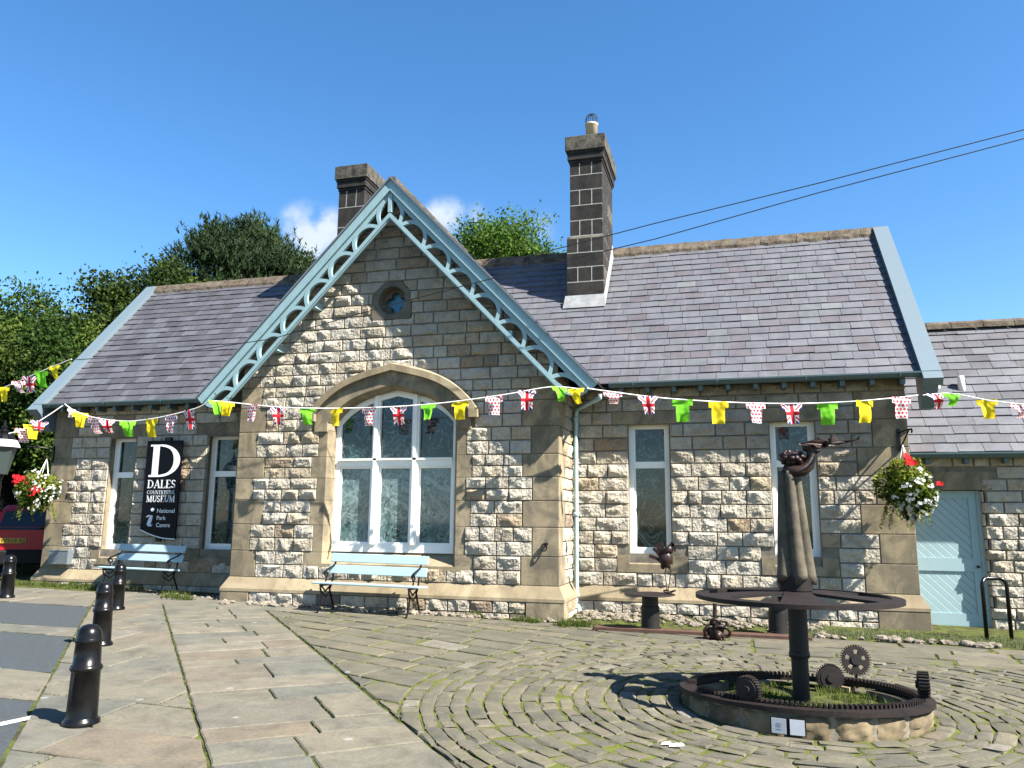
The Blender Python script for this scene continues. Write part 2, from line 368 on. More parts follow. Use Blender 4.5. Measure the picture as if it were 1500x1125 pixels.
M = dict(
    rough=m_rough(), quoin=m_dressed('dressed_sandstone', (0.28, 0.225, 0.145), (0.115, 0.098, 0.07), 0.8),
    sill=m_dressed('pale_dressed_sandstone', (0.275, 0.225, 0.145), (0.175, 0.135, 0.085), 0.6),
    mortar=m_simple('lime_mortar', (0.10, 0.088, 0.07), (0.2, 0.175, 0.135), 8),
    slate=m_slate(), deck=m_plain('roof_underlay', (0.012, 0.012, 0.013), 0.9, 0, 0.1),
    ridge=m_simple('mossy_ridge_stone', (0.045, 0.032, 0.022), (0.13, 0.108, 0.08), 7, bs=0.6, bd=0.03, bsc=22),
    teal=m_paint('teal_painted_timber', (0.225, 0.335, 0.36)), tealpipe=m_paint('teal_painted_pipe', (0.33, 0.45, 0.46), 0.35),
    gutter=m_paint('grey_green_gutter_paint', (0.06, 0.095, 0.10), 0.35), soffit=m_paint('dark_soffit_paint', (0.10, 0.12, 0.11), 0.7),
    lead=m_paint('blue_grey_verge_metal', (0.10, 0.135, 0.16), 0.5, 0.15, 0.3), flash=m_simple('lead_flashing', (0.15, 0.155, 0.16), (0.25, 0.255, 0.255), 5, 0.5, 0.4),
    slateedge=m_plain('slate_verge', (0.11, 0.125, 0.15), 0.6),
    iron=m_iron(), rust=m_rust(), rustplate=m_rust('orange_rust_plate', (0.045, 0.024, 0.018), (0.085, 0.044, 0.03), (0.12, 0.06, 0.037), 0.85),
    gunmetal=m_rust('dark_steel_pipe', (0.007, 0.0068, 0.0068), (0.016, 0.0145, 0.014), (0.028, 0.018, 0.014), 0.5),
    bronze=m_rust('dark_bronze', (0.010, 0.0065, 0.006), (0.034, 0.017, 0.013), (0.12, 0.045, 0.028), 0.4),
    white=m_paint('white_window_paint', (0.78, 0.76, 0.70), 0.35, 0.06), etched=m_glass('etched_teal_glass', True), glass=m_glass('dark_window_glass', False),
    bench=m_paint('pale_blue_bench_paint', (0.255, 0.345, 0.372), 0.5, 0.18, 0.3),
    chim=m_simple('sooty_chimney_stone', (0.012, 0.011, 0.011), (0.036, 0.032, 0.029), 4, 0.9, 0.2, 0.4, 0.01),
    chimpale=m_simple('lichened_chimney_stone', (0.022, 0.02, 0.018), (0.11, 0.10, 0.08), 6, 0.9, 0.2, 0.5, 0.02, 30),
    chimmortar=m_simple('white_pointing', (0.38, 0.355, 0.30), (0.5, 0.47, 0.4), 12),
    pot=m_simple('cream_clay_pot', (0.38, 0.29, 0.19), (0.46, 0.37, 0.26), 4, 0.7, 0.3, 0.1), potdark=m_simple('brown_clay_pot', (0.10, 0.07, 0.05), (0.2, 0.14, 0.1), 6),
    flag=m_flag('riven_flagstone', True), flagb=m_flag('weathered_flagstone', False), cob=m_flag('cobble_setts', False),
    asphalt=m_simple('worn_asphalt', (0.026, 0.032, 0.036), (0.045, 0.052, 0.056), 30, 0.9, 0.3, 0.5, 0.006, 160),
    paint=m_simple('road_marking_paint', (0.3, 0.3, 0.29), (0.45, 0.45, 0.44), 14, 0.7, 0.3),
    grass=m_leaf('grass_blades', [(0.0, (0.03, 0.05, 0.008)), (0.5, (0.058, 0.085, 0.014)), (0.85, (0.085, 0.10, 0.028)), (1.0, (0.12, 0.115, 0.05))]),
    greygrass=m_leaf('silvery_grass_blades', [(0.0, (0.055, 0.075, 0.032)), (0.5, (0.10, 0.115, 0.06)), (1.0, (0.17, 0.17, 0.11))]),
    rubble=m_simple('rubble_stones', (0.09, 0.075, 0.055), (0.22, 0.19, 0.15), 9, 0.9, 0.2, 0.5, 0.02, 40),
    cloak=m_simple('weathered_grey_drapery', (0.036, 0.030, 0.021), (0.10, 0.083, 0.055), 5, 0.7, 0.3, 0.3, 0.01),
    signblack=m_plain('black_sign_panel', (0.0015, 0.0015, 0.004), 0.45, 0, 0.15), signwhite=m_plain('white_sign_lettering', (0.72, 0.72, 0.72), 0.5),
    signgrey=m_plain('silver_sign_lettering', (0.5, 0.53, 0.58), 0.5), rope=m_plain('white_cord', (0.75, 0.74, 0.7), 0.8),
    cloth=m_vcol('printed_bunting_cloth'), card=m_plain('white_plaque_card', (0.42, 0.445, 0.48), 0.4), ink=m_plain('grey_ink', (0.22, 0.23, 0.25), 0.6),
    black=m_plain('black_plastic', (0.004, 0.004, 0.0045), 0.6, 0, 0.2), cable=m_plain('black_cable', (0.01, 0.01, 0.012), 0.5),
    carred=m_plain('red_car_paint', (0.30, 0.006, 0.014), 0.3, 0, 0.25), carglass=m_plain('tinted_car_glass', (0.002, 0.003, 0.0035), 0.1, 0, 0.3),
    plate=m_plain('yellow_number_plate', (0.3, 0.2, 0.012), 0.6), lampred=m_plain('red_tail_lamp', (0.25, 0.01, 0.01), 0.2), tyre=m_plain('tyre_rubber', (0.015, 0.015, 0.015), 0.85),
    barnblack=m_plain('barn_shade_black', (0.003, 0.003, 0.0033), 0.9, 0, 0.05), milk=m_plain('milky_lantern_glass', (0.03, 0.042, 0.04), 0.3), greybox=m_plain('grey_steel_box', (0.13, 0.15, 0.165), 0.4, 0.2),  # barn black stands in for its deep shade; basket bowl shares it
    bark=m_simple('tree_bark', (0.07, 0.06, 0.045), (0.16, 0.135, 0.10), 9, 0.9, 0.2, 0.6, 0.03, 30),
    redflower=m_leaf('red_petals', [(0, (0.45, 0.012, 0.02)), (1, (0.75, 0.03, 0.035))], 0.25), whiteflower=m_leaf('white_petals', [(0, (0.42, 0.42, 0.41)), (1, (0.6, 0.59, 0.57))], 0.3),
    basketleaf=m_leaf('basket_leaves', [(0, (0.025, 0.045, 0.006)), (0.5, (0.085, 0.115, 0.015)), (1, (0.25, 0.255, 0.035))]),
    door=m_door(), paper=m_plain('white_paper', (0.85, 0.85, 0.84), 0.7),
)
M['soil'] = (lambda t: (t.col(t.mix(t.ramp(t.noise(7, 6, 0.7), [(0.42, 0.0), (0.58, 1.0)]), (0.035, 0.034, 0.017), (0.068, 0.082, 0.017))), t.bump(t.noise(40, 5, 0.7), 0.6, 0.02), t.set(0.95, 0, 0.1))[2])(NT('mossy_soil'))

# ------------------------------------------------------------------ ground, asphalt, paving
CX, CY = 0.53, 7.60                       # centre of the round bed
gm = MB()
xs = [-400, -120, -60, -30, -16, -8, 0, 8, 16, 30, 60, 120, 400]; ys = [-300, -80, -30, -10, 0, 6, 12, 20, 30, 60, 140, 500]
for i in range(len(xs) - 1):
    for j in range(len(ys) - 1):
        q = [(xs[i], ys[j]), (xs[i + 1], ys[j]), (xs[i + 1], ys[j + 1]), (xs[i], ys[j + 1])]
        gm.quad(*[(a, b, G(max(-60, min(60, a)), max(-30, min(60, b))) - 0.016) for a, b in q])
tag(gm.build('ground', M['soil']), kind='structure')

def clip(poly, nx, ny, c):
    """keep the side nx*x+ny*y <= c"""
    out = []
    for k in range(len(poly)):
        p, q = poly[k], poly[(k + 1) % len(poly)]
        a, b = nx * p[0] + ny * p[1] - c, nx * q[0] + ny * q[1] - c
        if a <= 0: out.append(p)
        if (a < 0 < b) or (b < 0 < a):
            t = a / (a - b); out.append((p[0] + (q[0] - p[0]) * t, p[1] + (q[1] - p[1]) * t))
    return out
def shrink(poly, g):
    n = len(poly); A = 0.5 * sum(poly[k][0] * poly[(k + 1) % n][1] - poly[(k + 1) % n][0] * poly[k][1] for k in range(n))
    if A < 0: poly = poly[::-1]
    out = list(poly)
    for k in range(n):
        p, q = poly[k], poly[(k + 1) % n]
        dx, dy = q[0] - p[0], q[1] - p[1]; L = hypot(dx, dy)
        if L < 1e-4: continue
        nx, ny = dy / L, -dx / L
        out = clip(out, nx, ny, nx * p[0] + ny * p[1] - g)
        if len(out) < 3: return None
    return out
JOINTS = []
def slab(mb, poly, gap, lift=0.0, edge=0.012, tilt=0.004, r=None):
    p = shrink(poly, gap)
    if not p or len(p) < 3: return
    n = len(p); A = 0.5 * abs(sum(p[k][0] * p[(k + 1) % n][1] - p[(k + 1) % n][0] * p[k][1] for k in range(n)))
    if A < 0.004: return
    # jagged outline
    q = []
    for k in range(n):
        a, b = p[k], p[(k + 1) % n]; L = hypot(b[0] - a[0], b[1] - a[1]); m = max(1, int(L / 0.09))
        for s in range(m):
            t = s / m; x, y = a[0] + (b[0] - a[0]) * t, a[1] + (b[1] - a[1]) * t
            o = 0.012 * noise.noise(Vector((x * 6, y * 6, 3)))
            q.append((x + o, y + 0.012 * noise.noise(Vector((x * 6, y * 6, 9)))))
        if random.random() < 0.7: JOINTS.append((a, b))
    top = shrink(q, edge) if len(q) < 8 else None
    cx, cy = sum(a for a, b in q) / len(q), sum(b for a, b in q) / len(q)
    tx, ty = rnd(-tilt, tilt), rnd(-tilt, tilt); lf = lift + rnd(-0.003, 0.005)
    def zt(x, y): return G(x, y) + lf + tx * (x - cx) * 4 + ty * (y - cy) * 4
    i0 = len(mb.v); m = len(q); rr = random.random() if r is None else r
    for (x, y) in q: mb.v.append((x, y, G(x, y) - 0.04))
    for (x, y) in q: mb.v.append((x, y, zt(x, y) - edge * 0.7))
    s = [(cx + (x - cx) * (1 - edge / max(0.05, hypot(x - cx, y - cy))), cy + (y - cy) * (1 - edge / max(0.05, hypot(x - cx, y - cy)))) for x, y in q]
    for (x, y) in s: mb.v.append((x, y, zt(x, y)))
    for k in range(m):
        k2 = (k + 1) % m
        mb.face((i0 + k, i0 + k2, i0 + m + k2, i0 + m + k), rr); mb.face((i0 + m + k, i0 + m + k2, i0 + 2 * m + k2, i0 + 2 * m + k), rr)
    mb.face([i0 + 2 * m + k for k in range(m)], rr)

# large riven flags: the path that runs diagonally away
D = Vector((0.655, -0.755)).normalized(); NN = Vector((-D.y, D.x))                 # along the path, across it
P0 = Vector((-8.69, 10.91))
def pth(a, b): v = P0 + D * a + NN * b; return (v.x, v.y)
fa = MB(); a = -1.6
PW = 1.44
while a < 12.5:
    h = rnd(0.34, 0.78)
    cut = [0, PW] if random.random() < 0.22 else [0, rnd(0.45, 1.0), PW]
    for k in range(len(cut) - 1):
        sh = rnd(-0.01, 0.01)
        slab(fa, [pth(a, cut[k]), pth(a + h, cut[k]), pth(a + h, cut[k + 1]), pth(a, cut[k + 1])], 0.007 if k else 0.009)
    a += h
tag(fa.build('flagstone_path', M['flag']), kind='structure')
# flags between the path and the parking bays
fl = MB(); E1 = Vector((cos(radians(104)), sin(radians(104)))); E2 = Vector((1, 0.02)).normalized()
O = Vector((-3.4, 3.2)); asp_b = (0.47 / hypot(.47, .88), -.88 / hypot(.47, .88))
# boundary of parking bays, a line through (-9.6,10.5) .. (-4.67,4.4)
BA, BB = Vector((-9.75, 10.55)), Vector((-4.62, 4.4)); bd = (BB - BA).normalized(); bn = Vector((-bd.y, bd.x))
strips = [(8.28, 8.72), (5.58, 6.62), (3.2, 4.35)]
t = 0.0
while t < 9.4:
    h = rnd(0.42, 0.85); s = -14.0
    y0 = 3.2 + t; y1 = y0 + h
    x = -16 + rnd(0, 0.6)
    while x < 0:
        w = rnd(0.6, 1.35)
        poly = [(x, y0), (x + w, y0), (x + w - 0.12 * h, y1), (x - 0.12 * h, y1)]
        poly = clip(poly, NN.x, NN.y, NN.dot(P0) - 0.004)
        if len(poly) >= 3: poly = clip(poly, -bn.x, -bn.y, -bn.dot(BA))
        if len(poly) >= 3: slab(fl, poly, 0.008)
        x += w
    t += h
for (y0, y1) in ((8.24, 8.78), (5.60, 6.50), (10.55, 11.25)):
    x = -30
    while x < -4:
        w = rnd(0.8, 1.6)
        poly = clip([(x, y0), (x + w, y0), (x + w, y1), (x, y1)], bn.x, bn.y, bn.dot(BA))
        if len(poly) >= 3: slab(fl, poly, 0.008)
        x += w
# kerb row along the building front, left part
y0 = 11.28
for row in range(2):
    x = -30
    h = 0.5
    while x < -6.4:
        w = rnd(0.7, 1.4); poly = clip([(x, y0), (x + w, y0), (x + w, y0 + h), (x, y0 + h)], NN.x, NN.y, NN.dot(P0) + PW * 0.3 + 3)
        if len(poly) >= 3: slab(fl, poly, 0.008)
        x += w
    y0 += h
tag(fl.build('flagstone_paving', M['flag']), kind='structure')
asp = MB()
for (y0, y1) in ((8.80, 10.53), (6.52, 8.22), (-6, 5.58)):
    poly = clip([(-40, y0), (12, y0), (12, y1), (-40, y1)], bn.x, bn.y, bn.dot(BA) - 0.02)
    i = len(asp.v)
    for (x, y) in poly: asp.v.append((x, y, G(x, y) - 0.008))
    asp.face(list(range(i, i + len(poly))))
tag(asp.build('parking_bay', M['asphalt']), kind='structure')
ln = MB(); a0, a1 = onG(-60, 1073), onG(96, 1039); dd = (a1 - a0).normalized(); pp = Vector((-dd.y, dd.x, 0)) * 0.05
ln.quad(*[tuple(Vector((v.x, v.y, G(v.x, v.y) - 0.004))) for v in (a0 - pp, a1 - pp, a1 + pp, a0 + pp)])
tag(ln.build('bay_marking', M['paint']), kind='structure')
# medium flags between path, cobbles and building
fm = MB(); e1 = Vector((cos(radians(-20)), sin(radians(-20)))); e2 = Vector((cos(radians(80)), sin(radians(80))))
RC = 3.42
def edgeclip(poly, lo=True):
    poly = clip(poly, -NN.x, -NN.y, -(NN.dot(P0) + PW + 0.01))
    return poly
row = -9.0; OM = Vector((-3.5, 8.5))
while row < 6:
    h = rnd(0.32, 0.55); s = -6 + rnd(0, .5)
    while s < 9:
        w = rnd(0.45, 1.0)
        poly = [OM + e1 * aa + e2 * bb for aa, bb in ((s, row), (s + w, row), (s + w, row + h), (s, row + h))]
        poly = edgeclip([(p.x, p.y) for p in poly])
        if len(poly) >= 3:
            cx, cy = sum(p[0] for p in poly) / len(poly), sum(p[1] for p in poly) / len(poly)
            dx, dy = CX - cx, CY - cy; L = hypot(dx, dy)
            if L > RC - 0.4: poly = clip(poly, dx / L, dy / L, (dx * CX + dy * CY) / L - RC - .03)
            else: poly = []
        if len(poly) >= 3: poly = clip(poly, 0, 1, 11.32 if True else 0)
        if len(poly) >= 3: poly = clip(poly, 1, 0, 0.2)
        if len(poly) >= 3 and cy > 6.2: slab(fm, poly, 0.019)
        s += w
    row += h
# rows parallel to the building on the right
yy = 10.24
for h in (0.36, 0.37, 0.36):
    x = 0.2
    while x < 12:
        w = rnd(0.6, 1.3); poly = [(x, yy), (x + w, yy), (x + w + .05, yy + h), (x + .05 if x > .3 else x, yy + h)]
        cx, cy = x + w / 2, yy + h / 2; dx, dy = CX - cx, CY - cy; L = hypot(dx, dy)
        if len(poly) >= 3: slab(fm, poly, 0.016)
        x += w
    yy += h
x = -6
while x < 12:
    w = rnd(0.7, 1.5); slab(fm, edgeclip([(x, 11.33), (x + w, 11.33), (x + w, 11.72), (x, 11.72)]), 0.010) if x > -6.3 else None
    x += w
tag(fm.build('small_flagstones', M['flagb']), kind='structure')
# concentric setts round the bed
cb = MB(); rr_ = 1.03
while rr_ < 9.0:
    dr = rnd(0.11, 0.165); th = rnd(0, 1)
    end = th + 2 * pi
    while th < end - 0.02:
        L = rnd(0.18, 0.42); dth = min(L / (rr_ + dr / 2), end - th)
        poly = [(CX + q * cos(a_), CY + q * sin(a_)) for q, a_ in ((rr_, th), (rr_ + dr, th), (rr_ + dr, th + dth / 2), (rr_ + dr, th + dth), (rr_, th + dth), (rr_, th + dth / 2))]
        mx, my = CX + (rr_ + dr / 2) * cos(th + dth / 2), CY + (rr_ + dr / 2) * sin(th + dth / 2)
        ok = my < 10.22 + (0 if mx > 0.2 else 9) and my > 2.0 and True and mx < 9
        if rr_ >= RC - 0.07 and mx < 0.2 and my > 6.2: ok = False
        pe = NN.x * mx + NN.y * my - (NN.dot(P0) + PW)
        if ok and pe > -0.25:
            poly = edgeclip(poly)
            if len(poly) >= 3:
                p = shrink(poly, 0.006)
                if p and len(p) >= 3:
                    cxx, cyy = sum(a for a, b in p) / len(p), sum(b for a, b in p) / len(p)
                    lf = rnd(-0.006, 0.006); tx, ty = rnd(-.05, .05), rnd(-.05, .05); rc = random.random(); i0 = len(cb.v); m = len(p)
                    for sc_, dz in ((1.0, -0.05), (0.985, -0.012), (0.90, 0.0), (0.5, 0.004)):
                        for (x, y) in p:
                            xx, yy2 = cxx + (x - cxx) * sc_, cyy + (y - cyy) * sc_
                            xx += rnd(-.014, .014); yy2 += rnd(-.014, .014)
                            cb.v.append((xx, yy2, G(xx, yy2) + dz + lf * (dz > -.04) + tx * (xx - cxx) + ty * (yy2 - cyy)))
                    for lv in range(3):
                        for k in range(m):
                            k2 = (k + 1) % m; cb.face((i0 + lv * m + k, i0 + lv * m + k2, i0 + (lv + 1) * m + k2, i0 + (lv + 1) * m + k), rc)
                    cb.face([i0 + 3 * m + k for k in range(m)], rc)
                    if random.random() < 0.8: JOINTS.append((p[0], p[-1]))
                    if random.random() < 0.6: JOINTS.append((p[-1], p[len(p) // 2]))
        th += dth
    rr_ += dr
tag(cb.build('cobbled_paving', M['cob']), kind='structure')
# moss filling the joints of the setts and small flags
ms = MB(); st_m = 0.06; grid = {}
for i in range(int(12.5 / st_m)):
    for j in range(int(8.6 / st_m)):
        x, y = -6.4 + i * st_m, 3.0 + j * st_m; px_ = NN.x * x + NN.y * y - (NN.dot(P0) + PW)
        if px_ < 0.03 or hypot(x + st_m / 2 - CX, y + st_m / 2 - CY) < 1.0 or y > 11.5: continue
        idx = []
        for (a, b) in ((i, j), (i + 1, j), (i + 1, j + 1), (i, j + 1)):
            if (a, b) not in grid:
                xx, yy2 = -6.4 + a * st_m, 3.0 + b * st_m; q = noise.noise(Vector((xx * 1.1, yy2 * 1.1, 2)))
                grid[(a, b)] = ms.vert((xx, yy2, G(xx, yy2) - 0.010 + 0.006 * q + 0.009 * noise.noise(Vector((xx * 7, yy2 * 7, 4)))))
            idx.append(grid[(a, b)])
        ms.face(idx)
tag(ms.build('joint_moss', m_simple('joint_moss', (0.052, 0.052, 0.022), (0.10, 0.118, 0.02), 5, 0.95, 0.1, 0.7, 0.02, 50), None, smooth=True), 'green and brown moss filling the joints of the cobbles', 'moss', kind='stuff')
# grass in the joints
def blades(mb, x, y, z, n, hgt, spread, wid=0.006):
    for _ in range(n):
        bx, by = x + random.gauss(0, spread), y + random.gauss(0, spread); a_ = rnd(0, 6.283); l = rnd(0.2, 1.0) * hgt
        dx, dy = cos(a_), sin(a_); h = rnd(0.5, 1.1) * hgt
        mb.tri((bx - dy * wid, by + dx * wid, z), (bx + dy * wid, by - dx * wid, z), (bx + dx * l * .7, by + dy * l * .7, z + h), random.random())
jg = MB()
for (a, b) in JOINTS:
    L = hypot(b[0] - a[0], b[1] - a[1]); mx, my = (a[0] + b[0]) / 2, (a[1] + b[1]) / 2
    if not (-9 < mx < 4 and 3.8 < my < 11.8): continue
    dens = noise.noise(Vector((mx * 0.9, my * 0.9, 5)))
    pe = NN.x * mx + NN.y * my - NN.dot(P0)
    base = 0.30 if pe > PW + 0.02 else -0.08
    if abs(pe) < 0.06: base = 0.5
    if dens + base < 0: continue
    for _ in range(int(L / 0.03 * min(1.2, 0.4 + dens + base))):
        t = random.random(); x, y = a[0] + (b[0] - a[0]) * t, a[1] + (b[1] - a[1]) * t
        if hypot(x - CX, y - CY) < 1.04: continue
        blades(jg, x, y, G(x, y) - 0.02, 4, 0.032, 0.012, 0.004)
tag(jg.build('joint_grass', M['grass']), 'short grass and moss growing in the paving joints', 'grass', kind='stuff')

# ------------------------------------------------------------------ museum building
BL, BR, YB, YW = -8.380, -2.598, 12.159, 13.275
ZPB, ZPW = 0.519, 0.4726
WL, WR = -13.58, 2.66
XL, XR = -13.86, 3.088
BCX = (BL + BR) / 2
EY, EZ = 13.01, 3.782                      # eaves line of the main roof
RY, RZ = 15.90, 7.096                       # ridge
SL = (RZ - EZ) / (RY - EY)
APZ, HB, BEZ = 7.352, 3.57, 3.612           # bay roof apex height, half width at the eaves, eaves height
BSL = (APZ - BEZ) / HB
YF = YB - 0.30                              # bargeboard face
mus = empty('museum_building', (BCX, 13.0, 0.05), 'rock-faced sandstone museum building with gabled bay, slate roof and pale blue bargeboards', 'building')

def rough_stone(mb, Oo, U, V, N, w, h, amp=0.055, excl=None, r=None, cell=0.026):
    g = 0.004
    def axis(L):
        n = max(3, int((L - 2 * g - .024) / cell)); inn_ = [g + .010 + (L - 2 * g - .020) * k / n for k in range(n + 1)]
        return [g] + inn_ + [L - g]
    us, vs = axis(w), axis(h); nx, nz = len(us) - 1, len(vs) - 1
    base = amp * rnd(0.7, 1.05); edge = rnd(.020, .034); planes = []
    for _ in range(4):
        a_ = rnd(0, 2 * pi); sl = rnd(0.05, 0.34); planes.append((base * rnd(0.8, 1.5), cos(a_) * sl, sin(a_) * sl * 1.2))
    planes.append((base * rnd(1.1, 1.8), rnd(-.4, .4), rnd(0.25, .8))); planes.append((base * rnd(1.1, 1.8), rnd(-.7, .7), rnd(0.1, .6)))
    if random.random() < .5: planes.append((base * rnd(1.0, 1.5), rnd(-.9, .9), rnd(-.2, .3)))
    sd = Vector((rnd(0, 99), rnd(0, 99), rnd(0, 99))); i0 = len(mb.v); rr = random.random() if r is None else r; bad = set()
    for j in range(nz + 1):
        v = vs[j]
        for i in range(nx + 1):
            u = us[i]
            e = min(u - g, w - g - u, v - g, h - g - v)
            if e < 1e-6: d = -0.012
            else:
                uu = u + .022 * noise.noise(Vector((u * 16, v * 16, 2)) + sd); vv = v + .022 * noise.noise(Vector((u * 16, v * 16, 8)) + sd)
                d = base * 1.2
                for (c, a_, b_) in planes: d = min(d, c + a_ * (uu - w / 2) + b_ * (vv - h / 2))
                d += 0.010 * noise.noise(Vector((u * 8, v * 14, 0)) + sd) + 0.009 * noise.noise(Vector((u * 30, v * 42, 7)) + sd)
                d = max(d, .38 * base + .008 * noise.noise(Vector((u * 22, v * 22, 3)) + sd)); d = min(d, edge + max(0, e - .010) * 2.2 + .006 * noise.noise(Vector((u * 25, v * 25, 17)) + sd))
            ux, vz = u, v
            if 1 < i < nx - 1: ux += 0.010 * noise.noise(Vector((u * 30, v * 30, 4)) + sd)
            if 1 < j < nz - 1: vz += 0.010 * noise.noise(Vector((u * 30, v * 30, 14)) + sd)
            p = Oo + U * ux + V * vz
            if excl and excl(p): d = -0.07; bad.add(j * (nx + 1) + i)
            p = p + N * d
            mb.v.append((p.x, p.y, p.z))
    for j in range(nz):
        for i in range(nx):
            q = j * (nx + 1) + i; k = i0 + q
            if bad and q in bad and q + 1 in bad and q + nx + 1 in bad and q + nx + 2 in bad: continue
            mb.face((k, k + 1, k + nx + 2, k + nx + 1), rr)
def splits(x0, x1, lo=0.22, hi=0.58):
    L = x1 - x0
    if L < 0.05: return []
    out = [x0]
    while x1 - out[-1] > hi * 1.35: out.append(out[-1] + rnd(lo, hi))
    if x1 - out[-1] > hi: out.append((out[-1] + x1) / 2)
    out.append(x1); return [(out[k], out[k + 1]) for k in range(len(out) - 1)]
UX, UZ, NY = Vector((1, 0, 0)), Vector((0, 0, 1)), Vector((0, -1, 0))
def wall_front(mb, y, courses, ivals, excl=None, amp=0.055, lo=.22, hi=.60, dark=None, gap=None):
    for (z0, z1) in courses:
        for (x0, x1) in ivals(z0, z1):
            for (a, b) in splits(x0, x1, lo, hi):
                r = random.random() * .96
                if dark and random.random() < dark((a + b) / 2, (z0 + z1) / 2): r = rnd(0.88, 0.985)
                rough_stone(mb, Vector((a, y, z0)), UX, UZ, NY, b - a, z1 - z0, amp, excl, r)
def sub(iv, cuts):
    """interval (x0,x1) minus cut intervals"""
    out = [iv]
    for (c0, c1) in cuts:
        nxt = []
        for (a, b) in out:
            if c1 <= a or c0 >= b: nxt.append((a, b)); continue
            if c0 > a: nxt.append((a, c0))
            if c1 < b: nxt.append((c1, b))
        out = nxt
    return [q for q in out if q[1] - q[0] > 0.06]

# ---- bay: heights of the quoins measured from the photograph
QZ = [ZPB, 0.9614, 1.4084, 1.822, 2.197, 2.560, 3.0065, 3.43, 3.80]
crs = []
for k in range(len(QZ) - 1): mid = (QZ[k] + QZ[k + 1]) / 2; crs += [(QZ[k], mid), (mid, QZ[k + 1])]
z = QZ[-1]
while z < 7.1: h = 0.2; crs.append((z, z + h)); z += h
ql = [0.48, 0.34, 0.56, 0.34, 0.54, 0.36, 0.52, 0.42]; qr = [0.60, 0.42, 0.58, 0.42, 0.58, 0.44, 0.60, 0.46]
WX0, WX1, WCX = -6.585, -4.345, -5.465; HW = 1.12
SPZ, RISE = 3.13, 0.575
def arch_z(x, grow=0.0):
    u = min(1.0, abs(x - WCX) / (HW + grow)); return SPZ + grow * 0.45 + (RISE + grow * 0.55) * (1 - (0.45 * u + 0.55 * u ** 4))
def in_arch(x, z, grow): return abs(x - WCX) < HW + grow and z < arch_z(x, grow)
jl = [0.40, 0.24, 0.32, 0.22, 0.34, 0.22, 0.30]; jr = [0.36, 0.22, 0.30, 0.22, 0.32, 0.22, 0.30]
OCX, OCZ = -5.53, 5.25
OCT = [(-0.37, -0.34), (0.36, -0.34), (0.36, 0.10), (0.17, 0.33), (-0.13, 0.33), (-0.37, 0.12)]
def in_oct(x, z, g=0.0):
    x -= OCX; z -= OCZ
    if not (-0.37 - g < x < 0.36 + g and -0.34 - g < z < 0.33 + g): return False
    if x > 0 and (x - 0.17) * 0.23 + (z - 0.33) * 0.19 > g * .3: return False
    if x < 0 and -(x + 0.13) * 0.21 + (z - 0.33) * 0.24 > g * .3: return False
    return True
def roofz(x): return APZ - abs(x - BCX) * BSL - 0.1
def exb(p):
    if p.z > roofz(p.x): return True
    if p.z > SPZ - 0.12 and in_arch(p.x, p.z, 0.36): return True
    if in_oct(p.x, p.z, 0.0): return True
    return False
def iv_bay(z0, z1):
    x0, x1 = BL, BR; k = None
    for q in range(len(QZ) - 1):
        if z0 >= QZ[q] - 1e-6 and z1 <= QZ[q + 1] + 1e-6: k = q
    if k is not None and k < 8: x0 += ql[k]; x1 -= qr[k]
    m = (APZ - 0.1 - z0) / BSL; x0 = max(x0, BCX - m - .02); x1 = min(x1, BCX + m + .02)
    if x1 - x0 < 0.1: return []
    cuts = []
    if z0 > 0.6 and z0 < 3.1:
        k = max(0, min(6, k if k is not None else 6))
        if z1 < 0.98 and z0 < 0.7: pass
        else: cuts.append((WX0 - jl[k], WX1 + jr[k]))
    elif z0 >= 3.0 and z0 < 4.1:
        best = 0
        for s in range(60):
            xx = s / 60 * 2
            if in_arch(WCX + xx, z1 - 0.02, 0.30): best = xx
        if best > 0: cuts.append((WCX - best, WCX + best))
    return sub((x0, x1), cuts)
bw = MB()
# dark stained stones near the gable top, more at right to paint its shade
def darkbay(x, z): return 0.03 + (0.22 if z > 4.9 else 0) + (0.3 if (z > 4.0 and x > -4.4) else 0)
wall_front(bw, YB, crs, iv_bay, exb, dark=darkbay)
# base course below the plinth
zb = 0.0; bcm = MB()
bc = [(-0.14, 0.10), (0.10, 0.285)]
for (z0, z1) in bc:
    for (a, b) in splits(BL + 0.45, BR - 0.5, .3, .5): rough_stone(bcm, Vector((a, YB - 0.09, z0)), UX, UZ, NY, b - a, z1 - z0, 0.045)
# right return of the bay
PX = Vector((1, 0, 0)); UY = Vector((0, 1, 0)); rw = {q: MB() for q in (1, -1, 2, -2)}
for k, (z0, z1) in enumerate(crs):
    if z1 > 3.85: break
    q = 0.30 if (k // 2) % 2 else 0.46
    for (a, b) in splits(YB + q, YW, .25, .45): rough_stone(rw[1], Vector((BR, a, z0)), UY, UZ, PX, b - a, z1 - z0, 0.05)
    for (a, b) in splits(YB + q, YW, .25, .45): rough_stone(rw[-1], Vector((BL, b, z0)), -UY, UZ, -PX, b - a, z1 - z0, 0.05)
for (z0, z1) in bc:
    for (a, b) in splits(YB + 0.25, YW, .25, .45):
        rough_stone(rw[2], Vector((BR + 0.09, a, z0)), UY, UZ, PX, b - a, z1 - z0, 0.045); rough_stone(rw[-2], Vector((BL - 0.09, b, z0)), -UY, UZ, -PX, b - a, z1 - z0, 0.045)
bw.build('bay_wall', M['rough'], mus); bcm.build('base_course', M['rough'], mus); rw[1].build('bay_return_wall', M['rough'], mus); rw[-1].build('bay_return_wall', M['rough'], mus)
for q in (2, -2): rw[q].build('base_course', M['rough'], mus)
